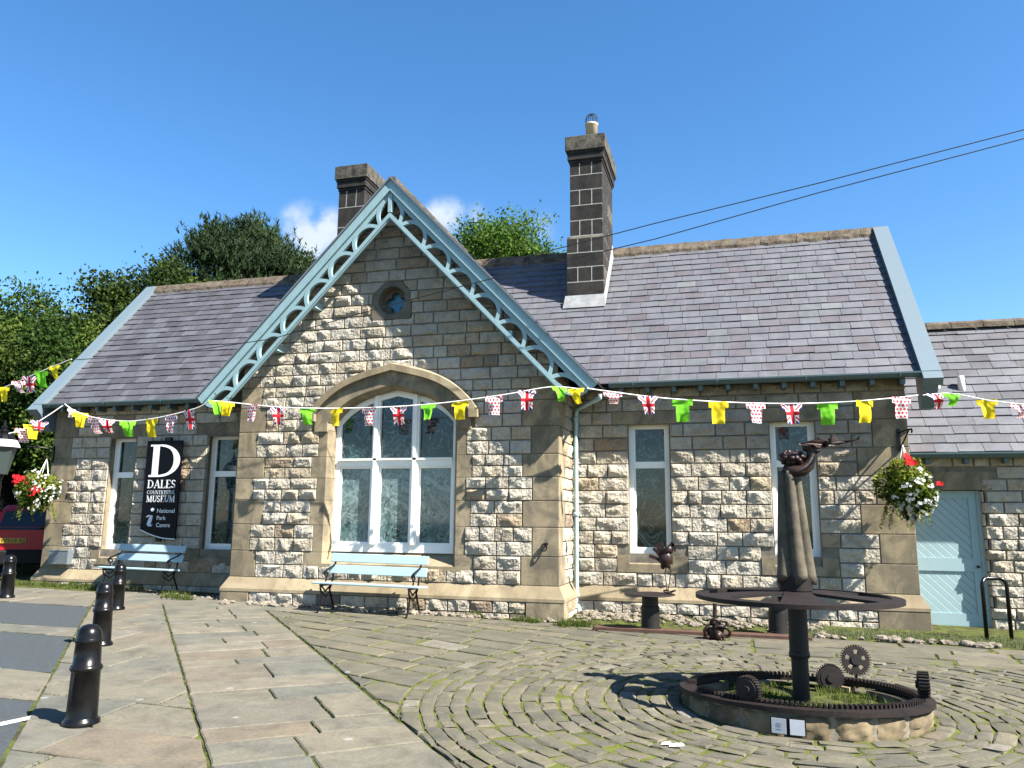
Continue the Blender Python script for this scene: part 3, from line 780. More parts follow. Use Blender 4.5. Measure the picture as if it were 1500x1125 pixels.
# mortar backing of the bay with the openings left out
def backing(mb, y, x0, x1, z0, z1, hole, st=0.05):
    nz = int((z1 - z0) / st)
    for j in range(nz):
        za, zb_ = z0 + j * st, z0 + (j + 1) * st; run = None; nx = int((x1 - x0) / st) + 1
        for i in range(nx + 1):
            xa = x0 + i * st
            inside = i < nx and not hole(xa + st / 2, (za + zb_) / 2)
            if inside and run is None: run = xa
            if not inside and run is not None:
                mb.quad((run, y, za), (min(xa, x1), y, za), (min(xa, x1), y, zb_), (run, y, zb_)); run = None
bb = MB()
backing(bb, YB + 0.004, BL + 0.03, BR - 0.03, -0.2, 7.15, lambda x, z: z > roofz(x) or (0.7 < z and abs(x - WCX) < HW + 0.06 and z < arch_z(x, 0.06)) or hypot(x - OCX, z - OCZ) < 0.27)
for X, s in ((BR - 0.006, 1), (BL + 0.006, -1)):
    bb.quad((X, YB, -0.2), (X, YW + 0.3, -0.2), (X, YW + 0.3, 3.9), (X, YB, 3.9))
bb.build('bay_mortar', M['mortar'], mus)
# quoins
qL, qR = MB(), MB()
def quoin(mb, x0, x1, y0, y1, z0, z1, r=None): box(mb, (x0, y0, z0 + 0.004), (x1, y1, z1 - 0.004), random.random() if r is None else r)
for k in range(8):
    top = QZ[k + 1]
    quoin(qL, BL - 0.012, BL + ql[k] - 0.006, YB - 0.014, YB + (0.30 if k % 2 else .46) - .006, QZ[k], top)
    quoin(qR, BR - qr[k] + 0.006, BR + 0.012, YB - 0.014, YB + (0.30 if k % 2 else .46) - .006, QZ[k], top)
for qm, X0, X1 in ((qL, BL - 0.112, BL + 0.44), (qR, BR - 0.49, BR + 0.112)): box(qm, (X0, YB - 0.112, -0.2), (X1, YB + 0.24, 0.282), random.random())
qL.build('quoin_stones', M['quoin'], mus, bevel=0.008); qR.build('quoin_stones', M['quoin'], mus, bevel=0.008)
# plinth mouldings
def plinth(mb, foot, zp, cuts):
    """foot: function offset -> list of (x,y); loft of the chamfer"""
    lv = [(0.012, zp), (0.02, zp - 0.012), (0.115, zp - 0.185), (0.118, zp - 0.232), (0.09, zp - 0.240)]
    rings = []
    for (o, z_) in lv:
        i0 = len(mb.v); pts = foot(o)
        for (x, y) in pts: mb.v.append((x, y, z_))
        rings.append((i0, len(pts)))
    for k in range(len(lv) - 1):
        for j in range(rings[k][1] - 1):
            a, b = rings[k + 1][0] + j, rings[k + 1][0] + j + 1; c, d = rings[k][0] + j + 1, rings[k][0] + j
            mb.face((a, b, c, d), (j * 0.37) % 1)
pms = [MB(), MB(), MB()]
def seg(a, b, n): return [a + (b - a) * k / n for k in range(n + 1)]
plinth(pms[0], lambda o: [(BL - o, YW)] + [(x, YB - o) for x in seg(BL - o, BR + o, 6)] + [(BR + o, YW)], ZPB, None)
plinth(pms[1], lambda o: [(x, YW - o) for x in seg(BR, WR + o, 7)] + [(WR + o, YW + 2)], ZPW, None)
plinth(pms[2], lambda o: [(WL - o, YW + 6)] + [(x, YW - o) for x in seg(WL - o, BL, 6)], ZPW, None)
for pm in pms: pm.build('plinth_moulding', M['sill'], mus)

# ---- bay window
def arch_pts(grow, n=28, half=None):
    hw = HW + grow; out = []
    for k in range(n + 1):
        u = -1 + 2 * k / n; x = WCX + hw * u; out.append((x, arch_z(x, grow)))
    return out
jms = {-1: MB(), 1: MB()}
for k in range(7):
    z0, z1 = QZ[k], QZ[k + 1]
    if k == 0: z0 = 0.70
    if k == 6: z1 = SPZ + 0.12
    for s in (-1, 1):
        w = (jl if s < 0 else jr)[k]; xi = WX0 if s < 0 else WX1
        xo = xi + s * w
        rr = random.random()
        # face, chamfer and reveal
        ch = 0.06
        pts = [(xo, YB - 0.012), (xi + s * ch, YB - 0.012), (xi, YB + 0.07), (xi, YB + 0.30), (xo, YB + 0.30)]
        pts = [Vector((x, y, z0 + 0.003)) for x, y in pts]
        prism(jms[s], pts if s > 0 else pts[::-1], (0, 0, z1 - z0 - 0.006), rr)
for s in (-1, 1): jms[s].build('jamb_stones', M['quoin'], mus)
am = MB()
ti = arch_pts(0.0, 40); tc_ = arch_pts(0.06, 40); to = arch_pts(0.30, 40)
vs_ = [0, 7, 14, 20, 26, 33, 40]
for b in range(len(vs_) - 1):
    rr = random.random()
    for k in range(vs_[b], vs_[b + 1]):
        def P(c, y, kk): return (c[kk][0], y, c[kk][1])
        am.quad(P(tc_, YB - 0.045, k), P(tc_, YB - 0.045, k + 1), P(to, YB - 0.045, k + 1), P(to, YB - 0.045, k), rr)
        am.quad(P(ti, YB + 0.06, k), P(ti, YB + 0.06, k + 1), P(tc_, YB - 0.045, k + 1), P(tc_, YB - 0.045, k), rr)
        am.quad(P(ti, YB + 0.30, k), P(ti, YB + 0.30, k + 1), P(ti, YB + 0.06, k + 1), P(ti, YB + 0.06, k), rr)
for s, kk in ((-1, 0), (1, 40)):
    pts = [(tc_[kk][0], tc_[kk][1]), (to[kk][0], to[kk][1]), (to[kk][0], SPZ - 0.14), (tc_[kk][0] , SPZ - 0.14)]
    pts = [Vector((x, YB - 0.045, z_)) for x, z_ in pts]
    prism(am, pts if s < 0 else pts[::-1], (0, 0.3, 0), 0.4)
am.build('arch_stones', M['quoin'], mus)
hm = MB(); h1 = arch_pts(0.30, 40); h2 = arch_pts(0.41, 40)
for k in range(40):
    def P(c, y, kk): return (c[kk][0], y, c[kk][1])
    rr = (k // 8) / 5
    hm.quad(P(h1, YB - 0.045, k), P(h1, YB - 0.045, k + 1), P(h1, YB - 0.12, k + 1), P(h1, YB - 0.12, k), rr)
    hm.quad(P(h1, YB - 0.12, k), P(h1, YB - 0.12, k + 1), P(h2, YB - 0.115, k + 1), P(h2, YB - 0.115, k), rr)
    hm.quad(P(h2, YB - 0.115, k), P(h2, YB - 0.115, k + 1), (h2[k + 1][0], YB + 0.02, h2[k + 1][1] + 0.05), (h2[k][0], YB + 0.02, h2[k][1] + 0.05), rr)
for kk in (0, 40):
    x = (h1[kk][0] + h2[kk][0]) / 2; box(hm, (x - 0.075, YB - 0.13, h1[kk][1] - 0.10), (x + 0.075, YB + 0.02, h1[kk][1] + 0.03))
hm.build('hood_mould', M['sill'], mus)
# frame
fr = MB(); yf0, yf1 = YB + 0.20, YB + 0.27
FW = 0.085; zb0 = 0.97
def vbar(x0, x1, z0, y0=yf0, y1=yf1):
    n = 6
    pts = [Vector((x0, y0, z0)), Vector((x1, y0, z0))] + [Vector((x, y0, arch_z(x) - 0.002)) for x in [x1 + (x0 - x1) * k / n for k in range(n + 1)]]
    prism(fr, pts, (0, y1 - y0, 0))
vbar(WX0, WX0 + FW, zb0); vbar(WX1 - FW, WX1, zb0)
m1, m2 = WX0 + (WX1 - WX0) * 0.338, WX0 + (WX1 - WX0) * 0.662
for m in (m1, m2): vbar(m - 0.065, m + 0.065, zb0 + 0.13, yf0 - 0.02); vbar(m - 0.03, m + 0.03, zb0 + 0.13, yf0 - 0.05, yf0 - 0.02)
box(fr, (WX0 + FW, yf0 + .001, zb0), (WX1 - FW, yf1, zb0 + 0.13))
box(fr, (WX0 + FW, yf0 - 0.012, 2.40), (WX1 - FW, yf1, 2.53)); box(fr, (WX0 + FW, yf0 - 0.05, 2.50), (WX1 - FW, yf0 - 0.012, 2.535))
inn = [(x, arch_z(x) - 0.10) for x in seg(WX0 + FW, WX1 - FW, 30)]; out_ = [(x, arch_z(x) + 0.01) for x in seg(WX0 + FW, WX1 - FW, 30)]
for k in range(30):
    for y, fl_ in ((yf0 + .002, 1),):
        fr.quad((inn[k][0], y, inn[k][1]), (inn[k + 1][0], y, inn[k + 1][1]), (out_[k + 1][0], y, out_[k + 1][1]), (out_[k][0], y, out_[k][1]))
    fr.quad((inn[k][0], yf1, inn[k][1]), (inn[k + 1][0], yf1, inn[k + 1][1]), (inn[k + 1][0], yf0 + .002, inn[k + 1][1]), (inn[k][0], yf0 + .002, inn[k][1]))
# sash bars inside every light
for (a, b) in ((WX0 + FW, m1 - 0.065), (m1 + 0.065, m2 - 0.065), (m2 + 0.065, WX1 - FW)):
    s = 0.035
    for (z0, z1) in ((zb0 + 0.13, 2.40),):
        box(fr, (a, yf0 + 0.022, z0), (a + s, yf1, z1)); box(fr, (b - s, yf0 + 0.022, z0), (b, yf1, z1)); box(fr, (a + s, yf0 + 0.022, z1 - s), (b - s, yf1, z1)); box(fr, (a + s, yf0 + 0.022, z0), (b - s, yf1, z0 + s))
bwin = fr.build('bay_window', M['white'], mus)
gl = MB(); yg = yf0 + 0.05
gl.quad((WX0, yg, 0.98), (WX1, yg, 0.98), (WX1, yg, 2.45), (WX0, yg, 2.45), m=0)
pts = [Vector((WX0, yg, 2.45)), Vector((WX1, yg, 2.45))] + [Vector((x, yg, arch_z(x))) for x in seg(WX1, WX0, 30)]
i0 = len(gl.v); gl.v += [tuple(p) for p in pts]; gl.face(list(range(i0, i0 + len(pts))), m=1)
gl.build('window_glass', [M['etched'], M['glass']], bwin)
sm_ = MB()
prism(sm_, [Vector((WX0 - 0.02, YB + 0.28, 0.985)), Vector((WX0 - 0.02, YB - 0.02, 0.775)), Vector((WX0 - 0.02, YB - 0.02, 0.70)), Vector((WX0 - 0.02, YB + 0.28, 0.70))], (WX1 - WX0 + 0.04, 0, 0))
box(sm_, (WX0 - 0.3, YB - 0.019, 0.70), (WX0 - 0.021, YB + .05, 0.775)); box(sm_, (WX1 + 0.021, YB - 0.019, 0.70), (WX1 + 0.3, YB + .05, 0.775))
sm_.build('window_sill', M['sill'], bwin)
# ---- quatrefoil light in the gable
qf = MB(); yo = YB - 0.035; NQ = 48
def octr(an):
    """ray against the octagon outline"""
    dx, dz = cos(an), sin(an); lo_, hi_ = 0.0, 0.8
    for _ in range(24):
        m_ = (lo_ + hi_) / 2
        if in_oct(OCX + dx * m_, OCZ + dz * m_): lo_ = m_
        else: hi_ = m_
    return lo_
def foil(an):
    best = 0
    for k in range(4):
        cx_, cz_ = 0.105 * cos(k * pi / 2), 0.105 * sin(k * pi / 2)
        b = cos(an) * cx_ + sin(an) * cz_; c = cx_ * cx_ + cz_ * cz_ - 0.085 ** 2; d_ = b * b - c
        if d_ > 0: best = max(best, b + sqrt(d_))
    return max(best, 0.06)
for k in range(NQ):
    a0_, a1_ = 2 * pi * k / NQ, 2 * pi * (k + 1) / NQ
    def pt(a, r_, y): return (OCX + cos(a) * r_, y, OCZ + sin(a) * r_)
    o0, o1 = octr(a0_), octr(a1_)
    qf.quad(pt(a0_, 0.25, yo), pt(a1_, 0.25, yo), pt(a1_, o1, yo), pt(a0_, o0, yo), 0.3)
    qf.quad(pt(a0_, o0, yo), pt(a1_, o1, yo), pt(a1_, o1, YB + .02), pt(a0_, o0, YB + .02), 0.3)
    qf.quad(pt(a0_, 0.23, YB + 0.14), pt(a1_, 0.23, YB + 0.14), pt(a1_, 0.25, yo), pt(a0_, 0.25, yo), 0.2)
    f0, f1 = foil(a0_), foil(a1_)
    qf.quad(pt(a0_, f0, YB + 0.14), pt(a1_, f1, YB + 0.14), pt(a1_, 0.23, YB + 0.14), pt(a0_, 0.23, YB + 0.14), 0.1)
    qf.quad(pt(a0_, f0, YB + 0.24), pt(a1_, f1, YB + 0.24), pt(a1_, f1, YB + 0.14), pt(a0_, f0, YB + 0.14), 0.1)
qfo = qf.build('quatrefoil_window', m_dressed('dark_dressed_stone', (0.15, 0.13, 0.10), (0.075, 0.066, 0.053)), mus)
g2 = MB(); g2.quad((OCX - .26, YB + .23, OCZ - .26), (OCX + .26, YB + .23, OCZ - .26), (OCX + .26, YB + .23, OCZ + .26), (OCX - .26, YB + .23, OCZ + .26))
g2.build('sky_reflect_pane', m_plain('sky_reflect_blue', (0.05, 0.19, 0.30), 0.08), qfo)  # blue sky reflection put into the pane's own colour

# ---- wings
def win_rect(px0, px1, pyt, pyb, Y):
    a, b = atY(px0, (pyt + pyb) / 2, Y), atY(px1, (pyt + pyb) / 2, Y); return a.x, b.x, atY((px0 + px1) / 2, pyb, Y).z, atY((px0 + px1) / 2, pyt, Y).z
REC = 0.14
W_R1 = (atY(921, 720, YW).x, atY(983, 720, YW).x, atY(950, 813, YW).z, atY(950, 621, YW).z)
W_R2 = (atY(1130.5, 720, YW).x, atY(1199, 720, YW).x, atY(1165, 816, YW).z, atY(1165, 616.5, YW).z)
W_L1 = (atY(155.5, 720, YW).x, atY(192 + 3, 720, YW).x, atY(170, 806, YW).z, atY(180, 641, YW).z)
W_L2 = (atY(299, 720, YW).x, atY(345, 720, YW).x, atY(315, 806, YW).z, atY(330, 637, YW).z)
CH = 0.2212
wcr = []; z = ZPW
while z < 3.70: wcr.append((z, min(z + CH, 3.75))); z += CH
def snap(z_): return ZPW + round((z_ - ZPW) / CH) * CH
wins = [W_L1, W_L2, W_R1, W_R2]
pierR = [(0.50 if k % 2 else 0.74) for k in range(9)]; pierL = [(0.46 if k % 2 else 0.62) for k in range(9)]
def iv_wing(side):
    def f(z0, z1):
        k = int(round((z0 - ZPW) / CH)) // 2
        if side > 0: x0, x1 = BR + 0.0, WR - pierR[k]
        else: x0, x1 = WL + pierL[k], BL
        cuts = []
        for (a, b, c, d) in wins:
            cs, ds = snap(c), snap(d)
            if z1 > c and z0 < d: cuts.append((a, b))
            if cs - CH - 1e-3 < z0 < c - 0.02: cuts.append((a - 0.20, b + 0.24))         # sill stone course
            if ds - 0.02 < z0 < ds + CH * 0.7: cuts.append((a - 0.26, b + 0.20))          # lintel
        return sub((x0, x1), cuts)
    return f
def exw(p):
    for (a, b, c, d) in wins:
        if a < p.x < b and c < p.z < d: return True
    return False
for side, nm in ((1, 'right'), (-1, 'left')):
    w_, wc_ = MB(), MB()
    wall_front(w_, YW, wcr, iv_wing(side), exw, dark=lambda x, z: 0.08 if z > 2.6 else 0.02)
    xa, xb = (BR, WR - 0.6) if side > 0 else (WL + 0.55, BL)
    for (z0, z1) in ((-0.16, 0.06), (0.06, 0.235)):
        for (a, b) in splits(xa, xb, .28, .5): rough_stone(wc_, Vector((a, YW - 0.09, z0)), UX, UZ, NY, b - a, z1 - z0, 0.045)
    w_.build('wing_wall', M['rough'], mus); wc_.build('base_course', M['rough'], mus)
wb = MB()
def holew(x, z):
    for (a, b, c, d) in wins:
        if a + 0.02 < x < b - 0.02 and c + 0.02 < z < d - 0.02: return True
    return False
backing(wb, YW + 0.004, BR, WR - 0.03, -0.2, 3.8, holew, 0.04); backing(wb, YW + 0.004, WL + 0.03, BL, -0.2, 3.8, holew, 0.04)
for X in (WL + 0.004, WR - 0.004):
    pts = [(X, YW + .004, -0.2), (X, 18.5, -0.2), (X, 18.5, 3.75), (X, RY, RZ - 0.1), (X, YW + .004, 4.1)]
    i0 = len(wb.v); wb.v += pts; wb.face(list(range(i0, i0 + 5)))
wb.quad((WL, 18.5, -.2), (WR, 18.5, -.2), (WR, 18.5, 3.8), (WL, 18.5, 3.8))
wb.build('wing_mortar', M['mortar'], mus)
wq, wq2 = MB(), MB()
for k in range(8):
    z0, z1 = ZPW + 2 * k * CH, min(ZPW + 2 * (k + 1) * CH, 3.76)
    if z1 <= z0: break
    box(wq, (WR - pierR[k] + .006, YW - 0.014, z0 + .004), (WR + 0.012, YW + 0.5, z1 - .004), random.random())
    box(wq2, (WL - 0.012, YW - 0.014, z0 + .004), (WL + pierL[k] - .006, YW + 0.5, z1 - .004), random.random())
box(wq, (WR - 0.6, YW - 0.112, -0.25), (WR + 0.112, YW + 0.5, 0.232), 0.2); box(wq2, (WL - 0.112, YW - 0.112, -0.2), (WL + 0.55, YW + 0.5, 0.232), 0.7)
wq.build('corner_stones', M['quoin'], mus, bevel=0.008); wq2.build('corner_stones', M['quoin'], mus, bevel=0.008)
for (a, b, c, d) in wins:
    lm = MB()
    ds = snap(d)
    x0, x1 = a - 0.26, min(b + 0.20, BL - 0.001) if a < BL else b + 0.2
    box(lm, (x0 + .004, YW - 0.015, d), (x1 - .004, YW + 0.3, max(ds + CH, d + 0.2)), random.random())
    for xx, s in ((a, -1), (b, 1)):                       # smooth reveals
        box(lm, (min(xx, xx + s * 0.10), YW + 0.006, c), (max(xx, xx + s * 0.10), YW + 0.3, d - .002), 0.5)
    lm.build('lintel_stone', M['quoin'], mus)
def sash(a, b, c, d, tf):
    f = MB(); y0, y1 = YW + REC, YW + REC + 0.06; fw = 0.075; tz = c + (d - c) * tf
    box(f, (a, y0, c), (a + fw, y1, d)); box(f, (b - fw, y0, c), (b, y1, d))
    box(f, (a + fw, y0 + .001, d - fw), (b - fw, y1, d)); box(f, (a + fw, y0 + .001, c), (b - fw, y1, c + 0.12)); box(f, (a + fw, y0 - 0.006, tz - 0.055), (b - fw, y1, tz + 0.055))
    s = 0.03
    for (z0, z1) in ((c + .12, tz - .055), (tz + .055, d - fw)):
        box(f, (a + fw, y0 + .02, z0), (a + fw + s, y1, z1)); box(f, (b - fw - s, y0 + .02, z0), (b - fw, y1, z1))
    o = f.build('sash_window', M['white'], mus)
    g = MB(); yg_ = y0 + 0.045
    g.quad((a, yg_, c), (b, yg_, c), (b, yg_, d), (a, yg_, d)); g.build('window_glass', M['glass'], o)
    s_ = MB()
    cs = c - 0.28
    prism(s_, [Vector((a - .001, YW + 0.2, c)), Vector((a - .001, YW - 0.03, c - 0.15)), Vector((a - .001, YW - 0.03, cs)), Vector((a - .001, YW + 0.2, cs))], (b - a + .002, 0, 0), 0.6)
    box(s_, (a - 0.20, YW - 0.029, cs), (a - .0015, YW + 0.1, c - 0.01), 0.4); box(s_, (b + .0015, YW - 0.029, cs), (min(b + 0.24, BL - .02) if a < BL else b + .24, YW + 0.1, c - 0.01), 0.5)
    s_.build('window_sill', M['quoin'], o)
for w_, tf in ((W_L1, 0.665), (W_L2, 0.66), (W_R1, 0.685), (W_R2, 0.685)): sash(*w_, tf)

# ---- slate roofs
def slates(mb, Oo, U, V, N, W, L, gauge, wid, keep=None, lean=0.0):
    rows = int(L / gauge) + 1
    for j in range(rows):
        v0 = j * gauge; v1 = min(v0 + gauge + 0.05, L + 0.02); x = -rnd(0, wid) if j % 2 else -rnd(0, wid * .5)
        while x < W:
            w = wid * rnd(0.88, 1.12); a, b = max(0, x), min(W, x + w - 0.006); x += w
            if b - a < 0.03: continue
            c = Oo + U * ((a + b) / 2) + V * ((v0 + v1) / 2)
            if keep and not keep(c): continue
            dv = rnd(-0.008, 0.006); t0 = 0.022 + rnd(-.003, .006); t1 = rnd(0.002, 0.004); tw = rnd(-.003, .003)
            A = Oo + U * a + V * (v0 + dv) + N * (t0 + tw); B = Oo + U * b + V * (v0 + dv + rnd(-.004, .004)) + N * (t0 - tw)
            C = Oo + U * b + V * v1 + N * t1; Dd = Oo + U * a + V * v1 + N * t1
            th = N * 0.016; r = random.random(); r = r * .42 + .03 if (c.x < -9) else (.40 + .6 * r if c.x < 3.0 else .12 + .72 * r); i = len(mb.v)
            for p in (A, B, C, Dd, A - th, B - th): mb.v.append((p.x, p.y, p.z))
            mb.face((i, i + 1, i + 2, i + 3), r); mb.face((i + 4, i + 5, i + 1, i), r); mb.tri(A - th, A, Dd, r); mb.tri(B, B - th, C, r)
UM = Vector((0, RY - EY, RZ - EZ)); LM = UM.length; VM = UM.normalized(); NM = Vector((0, -VM.z, VM.y))
def bayz(x): return APZ - abs(x - BCX) * BSL
rs = MB()
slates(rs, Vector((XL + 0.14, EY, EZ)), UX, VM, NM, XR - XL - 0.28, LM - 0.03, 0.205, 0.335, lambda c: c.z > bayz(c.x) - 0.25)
VMb = Vector((0, -VM.y, VM.z)); NMb = Vector((0, VM.z, VM.y))
roof = rs.build('main_roof', M['slate'], mus)
dk = MB()
dk.quad((XL + .05, EY, EZ - .012), (XR - .05, EY, EZ - .012), (XR - .05, RY, RZ - .012), (XL + .05, RY, RZ - .012))
dk.quad((XL + .05, 2 * RY - EY, EZ - .012), (XR - .05, 2 * RY - EY, EZ - .012), (XR - .05, RY, RZ - .012), (XL + .05, RY, RZ - .012))
dk.build('roof_deck', M['deck'], roof)
rg = MB(); x = XL + 0.1
while x < XR - 0.1:
    w = min(rnd(0.45, 0.7), XR - 0.1 - x); n = 5
    for k in range(n):
        xa, xb = x + w * k / n, x + w * (k + 1) / n - (0.008 if k == n - 1 else 0)
        za, zc = 0.055 + .016 * noise.noise(Vector((xa * 5, 0, 0))), 0.055 + .016 * noise.noise(Vector((xb * 5, 0, 0)))
        lo_ = 0.15 + .05 * noise.noise(Vector((xa * 6, 9, 0))); lo2 = 0.15 + .05 * noise.noise(Vector((xb * 6, 9, 0)))
        def sec(xx, zt, dn): return [(xx, RY - dn * .9, RZ - dn * SL * .9 + .02), (xx, RY - dn * .86, RZ - dn * SL * .85 + .085), (xx, RY - 0.03, RZ + zt + .05), (xx, RY + 0.03, RZ + zt + .05), (xx, RY + 0.14, RZ - 0.1)]
        s0, s1 = sec(xa, za, lo_), sec(xb, zc, lo2)
        for q in range(4): rg.quad(s0[q], s1[q], s1[q + 1], s0[q + 1], random.random())
    x += w
rg.build('ridge_stones', M['ridge'], roof)
for X in (XL, XR):
    v_ = MB(); e0 = Vector((0, EY - 0.16, EZ - 0.16 * SL)); e1_ = Vector((0, RY, RZ))
    sx = X - 0.02 if X < 0 else X - 0.24; ex = sx + 0.27
    a_ = e0 + NM * 0.10; b_ = e1_ + NM * 0.10 + Vector((0, 0.0, 0.02)); lowa, lowb = e0 - NM * 0.05, e1_ - NM * 0.05
    P8 = [Vector((sx, p.y, p.z)) for p in (lowa, lowb, b_, a_)]; prism(v_, P8, (ex - sx, 0, 0))
    b2_ = Vector((0, 2 * RY - e0.y, e0.z)); NB = NMb
    P8 = [Vector((sx, p.y, p.z)) for p in (e1_ + NM * .10 + Vector((0, 0.001, .02)), e1_ - NM * .05 + Vector((0, .001, 0)), b2_ - NB * 0.05, b2_ + NB * .10)]; prism(v_, P8, (ex - sx, 0, 0))
    # boxed end under the eaves
    bx0 = sx + .05 if X < 0 else sx + 0.02; 
    prism(v_, [Vector((bx0, EY - 0.13, EZ - .2)), Vector((bx0, YW - .06, EZ - .52)), Vector((bx0, YW + .05, EZ - .52)), Vector((bx0, YW + .2, EZ + .3)), Vector((bx0, EY - 0.05, EZ - 0.02))], (0.2, 0, 0))
    v_.build('verge_coping', M['lead'], mus)
# bay roof
br_ = MB(); LB = hypot(HB, APZ - BEZ); YBK = 15.8
for s in (-1, 1):
    U_ = Vector((0, 1, 0)) * (1 if s > 0 else -1)
    Vv = Vector((-s * HB, 0, APZ - BEZ)).normalized(); Nn = Vector((s * Vv.z, 0, abs(Vv.x)))
    base = Vector((BCX + s * HB, YF - 0.06 if s > 0 else YBK, BEZ))
    slates(br_, base, U_, Vv, Nn, YBK - YF + 0.06, LB, 0.205, 0.33, lambda c: c.z > EZ + (c.y - EY) * SL - 0.3)
brf = br_.build('bay_roof', M['slate'], mus)
bd_ = MB()
for s in (-1, 1):
    bd_.quad((BCX + s * HB, YF, BEZ - .012), (BCX + s * HB, YBK, BEZ - .012), (BCX, YBK, APZ - .012), (BCX, YF, APZ - .012))
bd_.build('roof_deck', M['soffit'], brf)
rb = MB(); box(rb, (BCX - .07, YF - .03, APZ - .06), (BCX + .07, YBK, APZ + 0.035)); rb.build('ridge_stones', M['ridge'], brf)
# ---- bargeboards
def bargeboard(s):
    mb = MB(); d = Vector((s * HB, 0, BEZ - APZ)).normalized(); nrm = Vector((-s * abs(d.z), 0, -abs(d.x)))   # nrm: down and inward
    ap = Vector((BCX, 0, APZ - 0.015)); L = LB
    def pt(t, o, y): p = ap + d * t + nrm * (o * .78); return Vector((p.x, y, p.z))
    def strip(o0, o1, y0, y1, t1, r=0.5, m=0):
        # mitred at the apex: t such that x stays on its own side
        k = .78 * abs(nrm.x) / abs(d.x)
        q = [pt(o0 * k, o0, y0), pt(t1, o0, y0), pt(t1, o1, y0), pt(o1 * k, o1, y0)]
        prism(mb, q if s < 0 else q[::-1], (0, y1 - y0, 0), r, m)
    strip(-0.035, 0.0, YF - 0.09, YB + 0.05, L + 0.02, m=1)          # verge slates
    strip(0.0, 0.165, YF - 0.055, YF + 0.0, L + .0)
    strip(0.165, 0.19, YF - 0.075, YF + 0.0, L - .0)
    strip(0.19, 0.29, YF - 0.03, YF + 0.03, L - .03)
    strip(0.535, 0.615, YF - 0.045, YF + 0.035, L - 0.42)
    strip(0.615, 0.64, YF - 0.02, YF + 0.02, L - 0.47)
    # curled lower end
    cpts = []
    for k in range(13):
        a = pi / 2 * k / 12
        cpts.append((L - 0.43 + 0.36 * sin(a), 0.575 - 0.33 * (1 - cos(a))))
    band(mb, [pt(t, o, 0) for t, o in cpts], 0.085, YF - 0.04, YF + 0.03)
    # scrolling tracery
    n = 7; wl_ = (L - 0.30 - 0.42) / n; t0 = 0.42
    path = []
    for k in range(n * 18 + 1):
        ph = 2 * pi * k / 18
        tt = t0 + wl_ * k / 18 + 0.075 * sin(ph * 1.0) * 1.0
        tt += 0.012 * sin(2 * ph)
        o = 0.413 - 0.145 * cos(ph)
        path.append(pt(tt, o, 0))
    band(mb, path, 0.062, YF - 0.035, YF + 0.025)
    return mb
def band(mb, pts, w, y0, y1):
    n = len(pts); L_, R_ = [], []
    for k in range(n):
        t = pts[min(k + 1, n - 1)] - pts[max(k - 1, 0)]; t.y = 0; t.normalize(); q = Vector((-t.z, 0, t.x)) * (w / 2)
        L_.append(pts[k] + q); R_.append(pts[k] - q)
    for k in range(n - 1):
        def P(p, y): return (p.x, y, p.z)
        mb.quad(P(L_[k], y0), P(L_[k + 1], y0), P(R_[k + 1], y0), P(R_[k], y0)); mb.quad(P(L_[k], y1), P(R_[k], y1), P(R_[k + 1], y1), P(L_[k + 1], y1))
        mb.quad(P(L_[k], y1), P(L_[k + 1], y1), P(L_[k + 1], y0), P(L_[k], y0)); mb.quad(P(R_[k], y0), P(R_[k + 1], y0), P(R_[k + 1], y1), P(R_[k], y1))
for s in (-1, 1): bargeboard(s).build('bargeboard', [M['teal'], M['slateedge']], mus)
kp = MB(); box(kp, (BCX - 0.035, YF - 0.05, APZ - 0.62), (BCX + 0.035, YF + .03, APZ - 0.30)); kp.build('gable_post', M['teal'], mus)
for x, z in ((-7.62, 4.47), (-3.36, 4.47), (-6.92, 5.2), (-4.06, 5.2)): pu = MB(); box(pu, (x - .06, YF + .03, z - .06), (x + .06, YB, z + .06)); pu.build('purlin_end', M['teal'], mus)
# ---- gutters, soffit, brackets, downpipe
for (xa, xb) in ((BCX + HB + 0.02, XR + 0.02), (XL - 0.02 + 0.05, BCX - HB - 0.02)):
    g_ = MB(); n = 8; cy_, cz_ = EY - 0.055, EZ + 0.0
    pts0 = [(cy_ + 0.065 * cos(a), cz_ + 0.075 * sin(a)) for a in [pi + pi * k / n for k in range(n + 1)]]
    poly = [Vector((xa, cy_ - .075, cz_ + .006)), Vector((xa, cy_ - .065, cz_ + .006))] + [Vector((xa, y, z_)) for y, z_ in pts0] + [Vector((xa, cy_ + .065, cz_ - .01))]
    prism(g_, poly[1:][::-1], (xb - xa, 0, 0)); box(g_, (xa, cy_ - .078, cz_ - .012), (xb, cy_ - .060, cz_ + .012))
    x = xa + .4
    while x < xb: 
        tube(g_, [(x, y, z_) for y, z_ in [(cy_ + 0.072 * cos(a), cz_ + .0 + 0.082 * sin(a)) for a in [pi + pi * k / n for k in range(n + 1)]]], 0.012, 6); x += 1.35
    g_.build('gutter', M['gutter'], mus)
    s_ = MB(); s_.quad((xa, EY, EZ - .03), (xb, EY, EZ - .03), (xb, YW, EZ + .0), (xa, YW, EZ + .0)); s_.build('soffit', M['soffit'], mus)
    x = xa + .2
    while x < xb - .1:
        k_ = MB(); box(k_, (x - .035, EY - 0.02, EZ - .155), (x + .035, YW - .03, EZ - .05)); k_.build('eaves_bracket', M['gutter'], mus); x += 0.43
DPX = atY(844, 720, YW - 0.10).x; ypd = YW - 0.10
dp = MB(); top = Vector((BCX + HB - 0.02, YF + 0.35, BEZ - 0.12))
z_a = atY(844, 608, ypd).z; z_b = atY(845, 893, ypd).z
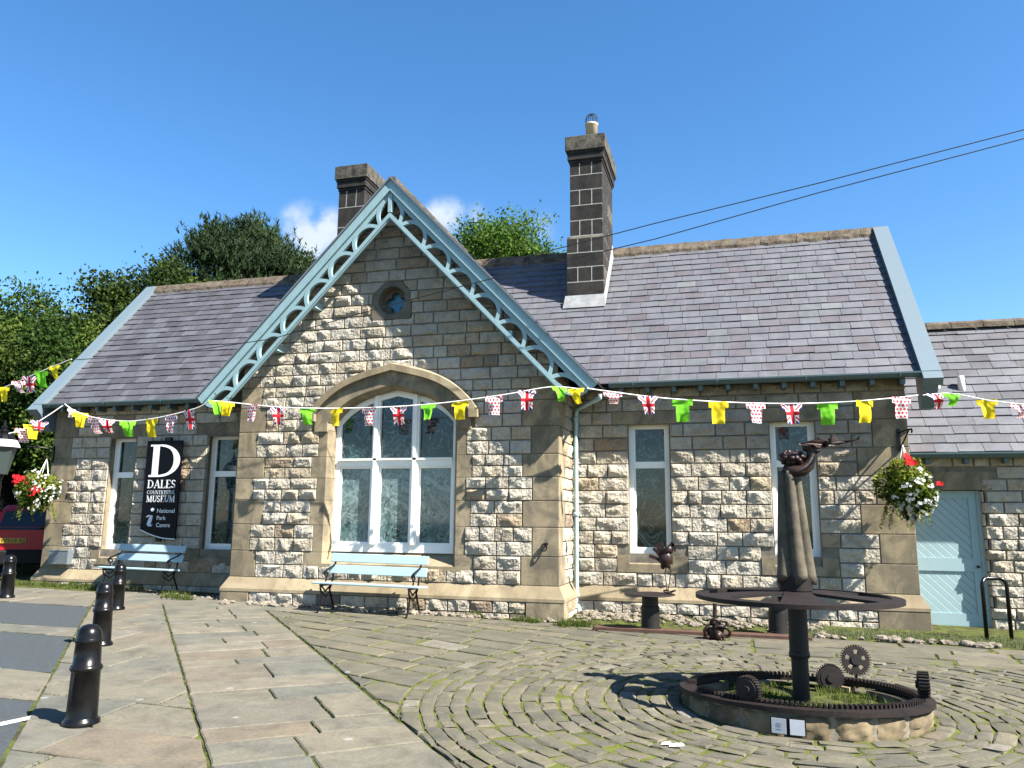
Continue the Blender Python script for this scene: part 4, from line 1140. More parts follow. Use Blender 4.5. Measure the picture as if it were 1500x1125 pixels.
tube(dp, [top, top + Vector((0, 0, -.06)), Vector((DPX + .03, ypd - .02, z_a + .10)), Vector((DPX, ypd, z_a)), Vector((DPX, ypd, z_a - 0.2)), Vector((DPX, ypd, z_b + .22)), Vector((DPX + .01, ypd, z_b + .12)), Vector((DPX + .065, ypd - .07, z_b - .03)), Vector((DPX + .075, ypd - .08, z_b - .12)), Vector((DPX + .075, ypd - .08, G(DPX, ypd) + .02))], 0.037, 14)
for zz, ox, oy in ((z_a - .06, 0, 0), (1.62, 0, 0), (z_b + .22, 0, 0), (z_b - .09, .075, -.08)): lathe(dp, (DPX + ox, ypd + oy, zz - .03), [(0.036, -.005), (0.048, 0), (0.048, .06), (0.036, .065)], 14)
dp.build('downpipe', M['tealpipe'], mus, smooth=True)
# small fittings
ir = MB(); c = atY(797, 800, YB - .05)
tube(ir, [c + Vector((0.045 * cos(a), -.01 + .02 * sin(a), -.02 + 0.055 * sin(a))) for a in [2 * pi * k / 16 for k in range(17)]], 0.011, 8); lathe(ir, c + Vector((.03, .06, .03)), [(0.03, 0), (0.022, .09)], 10, axis=(0, -1, 0)); ir.build('iron_ring', M['iron'], mus)
sl_ = MB(); c = atY(1372, 564, YW - .1); lathe(sl_, c + Vector((0, 0, -.06)), [(0.045, 0), (0.05, .02), (.05, .11), (.03, .12)], 12); sl_.build('security_light', M['white'], mus)
for (px, py, sgn) in ((1316, 640, 1), (78, 662, -1)):
    b_ = MB(); c = atY(px, py, YW - .03)
    box(b_, (c.x - .025, YW - .045, c.z - .22), (c.x + .025, YW - .016, c.z + .12)); hx = c.x + (0.10 if sgn > 0 else -0.22)
    tube(b_, [(c.x, YW - .04, c.z + .06), (c.x + (hx - c.x) * .5, YW - .25, c.z + .075), (hx, YW - .47, c.z + .07), (hx, YW - .5, c.z + .04), (hx, YW - .47, c.z + .02)], 0.014, 8)
    tube(b_, [(c.x, YW - .04, c.z - .2), (c.x + (hx - c.x) * .4, YW - .2, c.z - .08), (c.x + (hx - c.x) * .8, YW - .38, c.z + .06)], 0.011, 8)
    b_.build('basket_bracket', M['iron'], mus)
eb = MB(); c0, c1 = atY(71, 826, YW - .14), atY(101, 806, YW - .14); box(eb, (c0.x, YW - .16, c0.z), (c1.x, YW - .016, c1.z)); box(eb, (c0.x - .006, YW - .166, c1.z - .02), (c1.x + .006, YW - .161, c1.z)); eb.build('meter_box', M['greybox'], mus, bevel=.006)
# ---- chimneys
def chimney(fx0, fx1, ptop, bx0, bx1, yfront, depth, base_py, cham_py, pots):
    def z_(py): return atY((fx0 + fx1) / 2, py, yfront).z
    xa, xb = atY(fx0, 300, yfront).x, atY(fx1, 300, yfront).x; wa = xb - xa
    yb_ = yfront + depth; zt = z_(ptop); capb, colb = zt - 0.31, zt - 0.50
    zc = z_(cham_py); ba, bb2 = xa - .055, xb + 0.02
    zroof = EZ + (yfront - EY) * SL - 0.5
    core = MB(); box(core, (xa + .004, yfront + .004, zroof), (xb - .004, yb_ - .004, colb), m=0)
    box(core, (ba + .004, yfront - .06 + .004, zroof), (bb2 - .004, yb_ - .004, zc - .075))
    part = core.build('chimney', M['chimmortar'], mus)
    st = MB(); z = zc; k = 0; hgt = (colb - zc) / 5 if colb - zc > 1.4 else (colb - zc) / max(1, round((colb - zc) / .29))
    def crs_(x0, x1, y0, y1, za, zb_, three):
        g = 0.021
        cuts = [0, .29, .67, 1] if three else [0, 1]
        for q in range(len(cuts) - 1):
            box(st, (x0 + (x1 - x0) * cuts[q] + (g if q else 0), y0, za + g), (x0 + (x1 - x0) * cuts[q + 1], y0 + .05, zb_ - .001), random.random())
        m = 2 if three else 3
        for q in range(m):
            box(st, (x1 - .05, y0 + (.051 if q == 0 else 0) + (y1 - y0) * q / m, za + g), (x1 + .001, y0 + (y1 - y0) * (q + 1) / m - g, zb_), random.random(), 1 if random.random() < .25 else 0)
            box(st, (x0 - .001, y0 + (.051 if q == 0 else 0) + (y1 - y0) * q / m, za + g), (x0 + .05, y0 + (y1 - y0) * (q + 1) / m - g, zb_), random.random())
    while z < colb - 0.05: crs_(xa, xb, yfront, yb_, z, min(z + hgt, colb), (k % 2 == 0) if colb - zc < 1.4 else (k % 2 == 0)); z += hgt; k += 1
    z = zc - .07; k = 1
    while z - .30 > zroof + 0.05 and k < 6: crs_(ba, bb2, yfront - .06, yb_, z - .30, z, k % 2 == 1); z -= .30; k += 1
    prism(st, [Vector((ba, yfront - .06, zc - .07)), Vector((ba, yfront + .0, zc + .0)), Vector((ba, yb_, zc)), Vector((ba, yb_, zc - .07))], (bb2 - ba, 0, 0), m=1)
    st.build('chimney_blocks', [M['chim'], M['chimpale']], part)
    cp = MB(); o1, o2 = 0.045, 0.085
    box(cp, (xa - .02, yfront - .02, colb - .06), (xb + .02, yb_ + .02, colb), m=0)
    box(cp, (xa - o1, yfront - o1, colb), (xb + o1, yb_ + o1, capb - .05), m=0); box(cp, (xa - o1 - .015, yfront - o1 - .015, capb - .05), (xb + o1 + .015, yb_ + o1 + .015, capb), m=0)
    n = 7
    for i in range(n):
        y0 = yfront - o2 + (depth + 2 * o2) * i / n; y1 = yfront - o2 + (depth + 2 * o2) * (i + 1) / n - .006
        box(cp, (xa - o2, y0, capb + .001), (xb + o2, y1, zt + .02 * noise.noise(Vector((i * 3.3, xa, 0)))), m=1)
    cp.build('chimney_cap', [M['chim'], M['chimpale']], part, bevel=.012)
    fl_ = MB(); zz = EZ + (yfront - .06 - EY) * SL
    fl_.quad((ba - .03, yfront - .073, zz + .19), (bb2 + .02, yfront - .073, zz + .19), (bb2 + .05, yfront - .19, zz - .11 + .02), (ba - .06, yfront - .19, zz - .11 + .02))
    fl_.quad((bb2 + .006, yfront - .073, zz + .17), (bb2 + .006, RY, RZ + .2), (bb2 + .05, RY, RZ + .03), (bb2 + .05, yfront - .19, zz - .08))
    fl_.build('lead_flashing', M['flash'], part)
    for (dx, dy, kind) in pots:
        p = MB(); c = Vector((xa + wa * dx, yfront + dy, zt))
        if kind == 'round':
            lathe(p, c, [(0.122, -.02), (0.122, .36), (0.136, .37), (0.136, .41), (0.105, .415), (0.10, .30)], 20); po = p.build('chimney_pot', M['pot'], part, smooth=True)
            w_ = MB()
            for k in range(8):
                a = pi * k / 8
                tube(w_, [c + Vector((cos(a) * q, sin(a) * q, .40 + h)) for q, h in ((-.10, 0), (-.135, .10), (-.10, .2), (0, .245), (.10, .2), (.135, .10), (.10, 0))], 0.005, 5)
            w_.build('wire_guard', M['cable'], po)
        else:
            q = 0.16; box(p, (c.x - q, c.y - q, zt - .02), (c.x + q, c.y + q, zt + .16)); box(p, (c.x - q - .03, c.y - q - .03, zt + .161), (c.x + q + .03, c.y + q + .03, zt + .22)); box(p, (c.x - q, c.y - q, zt + .221), (c.x + q, c.y + q, zt + .3)); p.build('chimney_pot', M['potdark'], part)
YCH = 14.72
chimney(835, 882, 200, 828, 885, YCH, 1.45, 405, 345, ((0.62, 0.30, 'round'), (0.62, 1.12, 'square')))
chimney(496, 533, 244, 490, 540, YCH, 1.0, 420, 420, ())

# ------------------------------------------------------------------ outbuilding with the blue door
YE = 13.865
oub = empty('stone_outbuilding', (5.5, YE, 0), 'lower stone outbuilding with slate roof and blue plank door at the right', 'building')
OE = atY(1420, 664.5, YE - 0.17); OEZ, OEY = OE.z, YE - 0.17
d_ = ray(1430, 478); t_ = (OEZ - CZ - OEY * SL) / (d_.z - d_.y * SL); ORY, ORZ = d_.y * t_, CZ + d_.z * t_
OX1 = 11.0
DX0, DX1, DZ0, DZ1 = 2.45, atY(1446, 800, YE).x, atY(1400, 923, YE).z, atY(1400, 717.5, YE).z
ow = MB()
z = -0.25; ocr = []
while z < OEZ - .1: h = rnd(.15, .21); ocr.append((z, min(z + h, OEZ + .0))); z += h
DJ = 0.13
def iv_out(z0, z1):
    if z0 >= DZ1 - .02 and z0 < DZ1 + .26: return [(DX1 + .22, OX1)]
    if z0 > DZ1 + .25: return [(WR + .02, OX1)]
    return [(DX1 + (0.05 if int(z0 * 5) % 2 else .0), OX1)]
wall_front(ow, YE, ocr, iv_out, None, .05, .2, .5)
# rough reveal of the door on the right
for (z0, z1) in ocr:
    if z0 < DZ1 - .05: rough_stone(ow, Vector((DX1 + .0, YE + .36, z0)), Vector((0, -1, 0)), UZ, Vector((-1, 0, 0)), .37, min(z1, DZ1) - z0, .03)
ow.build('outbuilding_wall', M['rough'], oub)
om = MB(); backing(om, YE + .004, WR - .1, OX1, -.3, OEZ + .05, lambda x, z: x < DX1 + .02 and z < DZ1 and z > -9, .05)
pts = [(OX1, YE, -.3), (OX1, 2 * ORY - YE, -.3), (OX1, 2 * ORY - YE, OEZ), (OX1, ORY, ORZ - .05), (OX1, YE, OEZ + .2)]; i0 = len(om.v); om.v += pts; om.face(list(range(i0, i0 + 5)))
om.quad((WR, 2 * ORY - YE, -.3), (OX1, 2 * ORY - YE, -.3), (OX1, 2 * ORY - YE, OEZ), (WR, 2 * ORY - YE, OEZ)); om.build('outbuilding_mortar', M['mortar'], oub)
ol = MB(); th_ = MB(); box(ol, (WR + .014, YE - .016, DZ1), (DX1 + .21, YE + .4, DZ1 + .28), .3); box(th_, (WR - .2, YE - .03, -.3), (DX1 + .05, YE + .3, DZ0 - .005), .2); ol.build('lintel_stone', M['quoin'], oub); th_.build('threshold', M['quoin'], oub)
dm = MB(); yd = YE + 0.105; dz0, dz1 = DZ0, DZ1 - .01; dx0, dx1 = DX0, DX1 - .07
box(dm, (dx0, yd + .02, dz0), (dx1, yd + .06, dz1), m=0)
st_ = .11
for (a, b, c, e) in ((dx1 - st_, dx1, dz0, dz1), (2.69, 2.69 + st_, dz0, dz1)): box(dm, (a, yd, c), (b, yd + .0199, e), m=1)
zm = dz0 + (dz1 - dz0) * .46
for (c, e) in ((dz0, dz0 + .24), (zm - .10, zm + .10), (dz1 - .12, dz1)): box(dm, (2.69 + st_ + .001, yd + .002, c), (dx1 - st_ - .001, yd + .0198, e), m=1)
M['doorrail'] = m_paint('blue_door_rails', (0.25, 0.355, 0.375), 0.5, 0.15)
door = dm.build('plank_door', [M['door'], M['doorrail']], oub)
df = MB(); box(df, (DX1 - .069, yd - .02, dz0), (DX1 - .006, yd + .07, dz1)); df.build('door_frame', M['doorrail'], oub)
kn = MB(); c = Vector((dx1 - .055, yd, dz0 + .95)); lathe(kn, c, [(0.02, 0), (.012, .02), (.022, .03), (.018, .05)], 12, axis=(0, -1, 0)); kn.build('door_knob', M['rust'], door)
orf = MB(); UO = Vector((0, ORY - OEY, ORZ - OEZ)); VO = UO.normalized(); NO = Vector((0, -VO.z, VO.y))
slates(orf, Vector((WR - .1, OEY, OEZ + .02)), UX, VO, NO, OX1 - WR + .3, UO.length, .205, .34)
orof = orf.build('slate_roof', M['slate'], oub)
od = MB(); od.quad((WR, OEY, OEZ), (OX1 + .1, OEY, OEZ), (OX1 + .1, ORY, ORZ), (WR, ORY, ORZ)); od.quad((WR, 2 * ORY - OEY, OEZ), (OX1 + .1, 2 * ORY - OEY, OEZ), (OX1 + .1, ORY, ORZ), (WR, ORY, ORZ)); od.build('roof_deck', M['deck'], orof)
rg = MB(); x = WR
while x < OX1 + .1:
    w = rnd(.4, .6)
    for k in range(4):
        xa, xb = x + w * k / 4, x + w * (k + 1) / 4 - (.01 if k == 3 else 0); za, zc = .05 + .02 * noise.noise(Vector((xa * 6, 5, 0))), .05 + .02 * noise.noise(Vector((xb * 6, 5, 0)))
        for q0, q1 in (((-.15, -.10), (-.13, .0)), ((-.13, .0), (-.03, .06)), ((-.03, .06), (.05, .06)), ((.05, .06), (.14, -.1))):
            rg.quad((xa, ORY + q0[0], ORZ + q0[1] + za), (xb, ORY + q0[0], ORZ + q0[1] + zc), (xb, ORY + q1[0], ORZ + q1[1] + zc), (xa, ORY + q1[0], ORZ + q1[1] + za), random.random())
    x += w
rg.build('ridge_stones', M['ridge'], orof)
g_ = MB(); cy_, cz_ = OEY - .055, OEZ
poly = [Vector((WR + .03, cy_ - .065, cz_ + .006))] + [Vector((WR + .03, cy_ + .065 * cos(a), cz_ + .075 * sin(a))) for a in [pi + pi * k / 8 for k in range(9)]] + [Vector((WR + .03, cy_ + .065, cz_ - .01))]
prism(g_, poly[::-1], (OX1 - WR, 0, 0)); box(g_, (WR + .03, cy_ - .078, cz_ - .012), (OX1, cy_ - .06, cz_ + .012)); g_.build('gutter', M['gutter'], oub)
s_ = MB(); s_.quad((WR, OEY, OEZ - .04), (OX1, OEY, OEZ - .04), (OX1, YE, OEZ - .02), (WR, YE, OEZ - .02)); s_.build('soffit', M['soffit'], oub)
x = WR + .35
while x < OX1:
    k_ = MB(); box(k_, (x - .035, OEY - .01, OEZ - .15), (x + .035, YE - .03, OEZ - .05)); k_.build('eaves_bracket', M['gutter'], oub); x += .55
d_ = ray(1409, 573); t_ = (OEZ - CZ - OEY * (ORZ - OEZ) / (ORY - OEY)) / (d_.z - d_.y * (ORZ - OEZ) / (ORY - OEY)); c = Vector((d_.x * t_, d_.y * t_, CZ + d_.z * t_))
vp = MB(); lathe(vp, c + Vector((0, 0, -.1)), [(0.055, 0), (0.055, .33), (.05, .34), (.05, .36)], 16); vp.build('vent_pipe', M['white'], oub, smooth=True)

# ------------------------------------------------------------------ museum sign
YS = YW - 0.13
tl, tr_, blc, brc = atY(217, 646.5, YS), atY(268, 644.5, YS), atY(204.5, 776, YS), atY(256, 790, YS)
SX0, SX1 = (tl.x + blc.x) / 2, (tr_.x + brc.x) / 2; SZ1 = (tl.z + tr_.z) / 2; SZL, SZR = blc.z, brc.z
SW = SX1 - SX0
sg = empty('museum_sign', (SX0 + SW / 2, YS, SZL), 'tall black museum sign with white lettering and curved foot on left wall', 'sign')
pb = MB(); bot = [(t, SZL + (SZR - SZL) * (0.5 * t + 0.5 * sin(t * pi / 2)) - 0.03 * sin(t * pi)) for t in [k / 16 for k in range(17)]]
poly = [Vector((SX1, YS, SZ1)), Vector((SX0, YS, SZ1))] + [Vector((SX0 + SW * t, YS, z_)) for t, z_ in bot]
prism(pb, poly, (0, 0.03, 0)); pb.build('sign_panel', M['signblack'], sg)
tr2 = MB()
for k in range(16): tr2.quad((SX0 + SW * bot[k][0], YS - .004, bot[k][1] - .004), (SX0 + SW * bot[k + 1][0], YS - .004, bot[k + 1][1] - .004), (SX0 + SW * bot[k + 1][0], YS - .004, bot[k + 1][1] + .014), (SX0 + SW * bot[k][0], YS - .004, bot[k][1] + .014))
tr2.build('sign_trim', M['signwhite'], sg)
bk = MB(); box(bk, (SX0 + SW * .45, YS + .03, SZ1 - .1), (SX0 + SW * .62, YW - .01, SZ1 + .07)); bk.build('sign_bracket', M['iron'], sg); bk = MB(); box(bk, (SX0 + SW * .42, YS + .03, SZR - .05), (SX0 + SW * .55, YW - .01, SZR + .12)); bk.build('sign_bracket', M['iron'], sg)
def sx(px, py): return atY(px, py, YS - .004)
# simple serif capitals as polygons on a unit cell (width, list of polygons)
def stroke(a, b, w): 
    dx, dz = b[0] - a[0], b[1] - a[1]; L = hypot(dx, dz); nx, nz = -dz / L * w / 2, dx / L * w / 2
    return [(a[0] + nx, a[1] + nz), (a[0] - nx, a[1] - nz), (b[0] - nx, b[1] - nz), (b[0] + nx, b[1] + nz)]
def arc(cx, cz, rx, rz, a0, a1, wt, wn, n=14):
    """list of quads, thick at the sides (wt), thin at top and bottom (wn)"""
    out = []
    for k in range(n):
        qs = []
        for a in (a0 + (a1 - a0) * k / n, a0 + (a1 - a0) * (k + 1) / n):
            w = wn + (wt - wn) * abs(cos(a)); qs.append(((cx + rx * cos(a), cz + rz * sin(a)), (cx + (rx - w) * cos(a), cz + (rz - min(w, wn * 1.2)) * sin(a))))
        out.append([qs[0][0], qs[1][0], qs[1][1], qs[0][1]])
    return out
T, H = 0.17, 0.06
def ser(x, z, w=0.32): return [(x - w / 2, z), (x + w / 2, z), (x + w / 2, z + H), (x - w / 2, z + H)]
def stem(x, t=T): return [(x - t / 2, 0), (x + t / 2, 0), (x + t / 2, 1), (x - t / 2, 1)]
SERIF = {
 'D': (0.86, [stem(.17), ser(.17, 0), ser(.17, 1 - H)] + arc(.30, .5, .52, .5, -pi / 2, pi / 2, T, H)),
 'A': (0.84, [stroke((.40, 1), (.12, 0), .07), stroke((.42, 1), (.70, 0), T), [(.22, .3), (.62, .3), (.62, .36), (.22, .36)], ser(.12, 0, .26), ser(.70, 0, .32)]),
 'L': (0.68, [stem(.17), ser(.17, 0), ser(.17, 1 - H), [(.17, 0), (.62, 0), (.62, H), (.17, H)], stroke((.60, 0), (.62, .24), .06)]),
 'E': (0.70, [stem(.17), ser(.17, 0), ser(.17, 1 - H), [(.17, 0), (.62, 0), (.62, H), (.17, H)], [(.17, 1 - H), (.58, 1 - H), (.58, 1), (.17, 1)], [(.17, .48), (.48, .48), (.48, .54), (.17, .54)], stroke((.60, 0), (.62, .22), .06), stroke((.57, .8), (.57, 1), .06)]),
 'S': (0.62, arc(.30, .73, .25, .27, .35, 3 * pi / 2 + .1, .13, .08) + arc(.31, .27, .27, .27, -pi + .2, pi / 2 + .1, .14, .08)),
 'C': (0.80, arc(.44, .5, .40, .5, .75, 2 * pi - .75, T, H, 20)),
 'O': (0.90, arc(.45, .5, .41, .5, 0, 2 * pi, T, H, 24)),
 'U': (0.82, [[(.09, .35), (.26, .35), (.26, 1), (.09, 1)], [(.64, .35), (.71, .35), (.71, 1), (.64, 1)], ser(.17, 1 - H), ser(.68, 1 - H, .26)] + arc(.40, .35, .31, .35, pi, 2 * pi, .15, .08)),
 'N': (0.86, [[(.10, 0), (.17, 0), (.17, 1), (.10, 1)], [(.68, 0), (.75, 0), (.75, 1), (.68, 1)], stroke((.13, 1), (.72, 0), T), ser(.13, 0, .26), ser(.72, 1 - H, .26), ser(.1, 1 - H, .2)]),
 'T': (0.74, [[(.285, 0), (.455, 0), (.455, 1), (.285, 1)], ser(.37, 0), [(.04, 1 - H), (.70, 1 - H), (.70, 1), (.04, 1)], stroke((.06, .8), (.06, 1), .06), stroke((.68, .8), (.68, 1), .06)]),
 'R': (0.80, [stem(.17), ser(.17, 0), ser(.17, 1 - H), stroke((.40, .5), (.68, 0), T), ser(.70, 0, .2)] + arc(.28, .74, .34, .26, -pi / 2, pi / 2, .15, H)),
 'Y': (0.80, [[(.31, 0), (.48, 0), (.48, .5), (.31, .5)], stroke((.12, 1), (.40, .48), T), stroke((.68, 1), (.40, .48), .07), ser(.40, 0), ser(.12, 1 - H, .3), ser(.68, 1 - H, .24)]),
 'I': (0.36, [stem(.18), ser(.18, 0), ser(.18, 1 - H)]),
 'M': (1.06, [[(.12, 0), (.18, 0), (.18, 1), (.12, 1)], [(.76, 0), (.93, 0), (.93, 1), (.76, 1)], stroke((.17, 1), (.50, .05), T), stroke((.80, 1), (.50, .05), .07), ser(.15, 0, .26), ser(.845, 0), ser(.10, 1 - H, .2), ser(.90, 1 - H, .2)]),
}
def serif_line(mb, text, x0, x1, z0, z1, y):
    tot = sum(SERIF[ch][0] for ch in text); k = (x1 - x0) / tot; x = x0; lay = 0
    for ch in text:
        w, ps = SERIF[ch]
        for n_, p in enumerate(ps):
            i = len(mb.v); yy = y - 0.0004 * n_
            A = sum(p[q][0] * p[(q + 1) % len(p)][1] - p[(q + 1) % len(p)][0] * p[q][1] for q in range(len(p)))
            if A < 0: p = p[::-1]
            for (a, b) in p: mb.v.append((x + a * k, yy, z0 + b * (z1 - z0)))
            mb.face(list(range(i, i + len(p))))
        x += w * k
def sxu(px): return SX0 + SW * ((px - 0))
def frac(px, py):
    """horizontal fraction across the panel of a point of the photograph"""
    return (atY(px, py, YS).x - SX0) / SW
yt = YS - .003
def zz_(px, py): return atY(px, py, YS).z
t1 = MB(); serif_line(t1, 'D', atY(217, 697, YS).x, atY(266.5, 675, YS).x, zz_(240, 698.5), zz_(240, 651), yt); t1.build('letter_d', M['signwhite'], sg)
t1 = MB(); serif_line(t1, 'DALES', atY(216, 709, YS).x, atY(258, 709, YS).x, zz_(237, 715), zz_(237, 703), yt); t1.build('sign_lettering', M['signwhite'], sg)
t1 = MB(); serif_line(t1, 'COUNTRYSIDE', atY(215.5, 721, YS).x, atY(256.5, 721, YS).x, zz_(237, 724), zz_(237, 718.3), yt); t1.build('sign_lettering', M['signgrey'], sg)
t1 = MB(); serif_line(t1, 'MUSEUM', atY(214.5, 731, YS).x, atY(256.5, 731, YS).x, zz_(237, 735.5), zz_(237, 726), yt); t1.build('sign_lettering', M['signwhite'], sg)
def text_mesh(body, name, mat, parent, loc, size, rot=(pi / 2, 0, 0), width=None, depth=0.002, shear=0.0):
    cu = bpy.data.curves.new(name, 'FONT'); cu.body = body; cu.size = size; cu.extrude = depth; cu.shear = shear
    tmp = bpy.data.objects.new(name, cu); COL.objects.link(tmp); bpy.context.view_layer.update()
    dg = bpy.context.evaluated_depsgraph_get(); me = bpy.data.meshes.new_from_object(tmp.evaluated_get(dg)); me.name = name
    bpy.data.objects.remove(tmp, do_unlink=True)
    xs_ = [v.co.x for v in me.vertices]; w0 = max(xs_) - min(xs_)
    k = 1.0 if width is None else width / w0
    R_ = Matrix.Rotation(rot[2], 4, 'Z') @ Matrix.Rotation(rot[0], 4, 'X')
    off = Vector(parent['_o']) if parent is not None and '_o' in parent else Vector((0, 0, 0))
    for v in me.vertices:
        c_ = Vector(((v.co.x - min(xs_)) * k, v.co.y, v.co.z)); v.co = R_ @ c_ + Vector(loc) - off
    me.materials.clear(); me.materials.append(mat); o = bpy.data.objects.new(name, me); COL.objects.link(o)
    if parent is not None: o.parent = parent
    return o
for body, pxa, pxb, py, h in (('National', 230, 255.5, 751, .115), ('Park', 229.5, 242.5, 761.5, .115), ('Centre', 228.5, 248.5, 772, .115)):
    a, b = atY(pxa, py, yt), atY(pxb, py, yt); text_mesh(body, 'sign_lettering', M['signwhite'], sg, (a.x, yt - .0005, a.z), h, width=b.x - a.x)
ii = MB(); c = atY(223.5, 746.5, yt); n = 18
i = len(ii.v)
for k in range(n): a = 2 * pi * k / n; ii.v.append((c.x + .042 * cos(a), yt, c.z + .033 * sin(a)))
ii.face(list(range(i, i + n)))
pth_ = [atY(*q, yt) for q in ((214.5, 757.5), (219, 754.5), (221.5, 755), (220, 761), (217.5, 768), (219, 771), (223, 768.5))]
ws = [.012, .03, .05, .06, .062, .05, .012]
for k in range(len(pth_) - 1):
    a, b = pth_[k], pth_[k + 1]; ii.quad((a.x - ws[k] / 1.4, yt - .0002 * k, a.z), (b.x - ws[k + 1] / 1.4, yt - .0002 * k, b.z), (b.x + ws[k + 1] / 1.4, yt - .0002 * k, b.z), (a.x + ws[k] / 1.4, yt - .0002 * k, a.z))
ii.build('information_symbol', M['signgrey'], sg)

# ------------------------------------------------------------------ benches
def make_bench(label):
    root = empty('park_bench', (0, 0, 0), label, 'bench', 'pale blue slatted benches against the museum wall')
    Lh = 0.90
    s = MB()
    for k, y in enumerate((-0.20, -0.075, 0.05)): box(s, (-Lh, y, 0.425 - 0.008 * k), (Lh, y + .115, 0.455 - 0.008 * k))
    s.build('seat', M['bench'], root, bevel=.008)
    for z0, y0 in ((0.575, 0.215), (0.755, 0.265)):
        b = MB(); obox(b, (0.02, y0, z0 + .06), Vector((Lh - .06, 0, 0)), Vector((0, .014, -.003)), Vector((0, .018, .068))); b.build('back_slat', M['bench'], root, bevel=.008)
    for x in (-0.74, 0.74):
        f = MB(); w = 0.016
        tube(f, [(x, -.185, .42), (x, -.20, .36), (x, -.15, .28), (x, -.17, .16), (x, -.24, .02), (x, -.27, .0)], w, 8)
        tube(f, [(x, .16, .41), (x, .10, .33), (x, .17, .20), (x, .25, .06), (x, .26, 0)], w, 8)
        tube(f, [(x, -.17, .40), (x, -.04, .31), (x, .12, .38)], w * .8, 8); tube(f, [(x, -.13, .30), (x, -.01, .22), (x, .09, .29)], w * .7, 8)
        tube(f, [(x, -.22, .41), (x, .16, .40)], w, 8)
        f.build('leg_frame', M['iron'], root)
        b = MB(); tube(b, [(x, .16, .40), (x, .195, .55), (x, .245, .72), (x, .285, .86), (x, .30, .885), (x, .285, .895)], w, 8); b.build('back_support', M['iron'], root)
        a = MB(); tube(a, [(x, .225, .70), (x, .10, .665), (x, -.05, .625), (x, -.10, .60), (x, -.11, .575), (x, -.09, .57)], w, 8)
        tube(a, [(x, -.03, .625), (x, -.075, .56), (x, -.03, .50), (x, .02, .56), (x, -.02, .60)], w * .8, 8); tube(a, [(x, -.05, .43), (x, -.03, .50)], w * .8, 8); a.build('armrest', M['iron'], root)
    return root
bx = (atY(457, 855, 11.36).x + atY(615, 865, 11.36).x) / 2 - .02
b1 = make_bench('pale blue slatted bench under the arched bay window, black iron legs'); b1.location = (bx, 11.56, G(bx, 11.5)); b1.rotation_euler = (0, radians(.8), 0)
b2 = copy_tree(b1); p = atY(193, 842, 12.35); b2.location = (p.x, 12.55, G(p.x, 12.4) + .01); b2['label'] = 'pale blue slatted bench below the black museum sign, partly behind bollards'
b2.rotation_euler = (0, radians(.8), 0); b2.scale = (0.88, .95, .95)

# ------------------------------------------------------------------ bollards
bm_ = MB(); Hh = 0.70
prof = [(q * .86, h) for q, h in [(0.145, -.05), (0.148, .012), (0.145, .03), (0.128, .045), (0.122, .055), (0.113, .37), (0.122, .375), (0.130, .39), (0.122, .41), (0.110, .415), (0.102, .565), (0.106, .572), (0.115, .585), (0.106, .60), (0.104, .605), (0.102, .63), (0.088, .665), (0.06, .69), (0.025, .70)]]
bl_names = [('black iron bollard nearest the camera, at the end of a white line', (118, 1066), 1.03), ('black iron bollard, second from the camera, half behind the nearest one', (147, 948), 1.02),
            ('black iron bollard in front of the bench below the sign', (170, 894), 0.98), ('black iron bollard at the left edge before the red car', (9, 877), 1.02)]
lathe(bm_, (0, 0, 0), prof, 32)
pts_b = bm_
b0 = None
for lab, q, k in bl_names:
    p = onG(*q); 
    if b0 is None: o = b0 = bm_.build('bollard', M['iron'], None, smooth=True)
    else: o = b0.copy(); COL.objects.link(o)
    rd = Vector((p.x, p.y)).normalized() * .12; o.location = (p.x + rd.x, p.y + rd.y, G(p.x, p.y)); o.scale = (k, k, k); o.rotation_euler = (rnd(-.01, .01), rnd(-.012, .012), rnd(0, 3)); tag(o, lab, 'bollard', 'black iron bollards along the parking bays')

# ------------------------------------------------------------------ round bed with toothed rail and gears
gz = G(CX, CY)
bed = empty('round_stone_bed', (CX, CY, gz), 'low round stone bed topped by a toothed iron rail with four rusty gears', 'raised bed')
def zr(y): return 0.088 - 0.052 * (y - 7.6)           # the rail tilts down towards the building
wm = MB(); RO, RI = 1.0, 0.80
a = radians(140); endA = radians(140 + 262)
while a < endA:
    L = rnd(.22, .44); da = min(L / RO, endA - a); n = 12; rr = random.random(); nz = 8; g = .022; i0 = len(wm.v); sd = Vector((rnd(0, 50), rnd(0, 50), 0)); am_ = rnd(.01, .03)
    for j in range(nz + 1):
        for i in range(n + 1):
            an = a + (da - g) * i / n; e = min(i, n - i, j + 1, nz - j + 1) / 3
            q = RO - .015 + (am_ + .01) * min(1, e) + .028 * noise.noise(Vector((an * 11, j * .9, 0)) + sd)
            zt_ = zr(CY + q * sin(an)) - .062; wm.v.append((CX + q * cos(an), CY + q * sin(an), gz - .06 + (zt_ - gz + .06) * j / nz))
    for j in range(nz):
        for i in range(n): k = i0 + j * (n + 1) + i; wm.face((k, k + 1, k + n + 2, k + n + 1), rr)
    i1 = len(wm.v)
    for j in (0, 1):
        for i in range(n + 1): an = a + da * i / n; wm.v.append((CX + RI * cos(an), CY + RI * sin(an), gz - .06 + (zr(CY + RI * sin(an)) - .05 - gz + .06) * j))
    for i in range(n):
        wm.face((i1 + i + 1, i1 + i, i1 + n + 1 + i, i1 + n + 2 + i), rr)
        wm.face((i0 + nz * (n + 1) + i, i0 + nz * (n + 1) + i + 1, i1 + n + 2 + i, i1 + n + 1 + i), rr)
    a += da
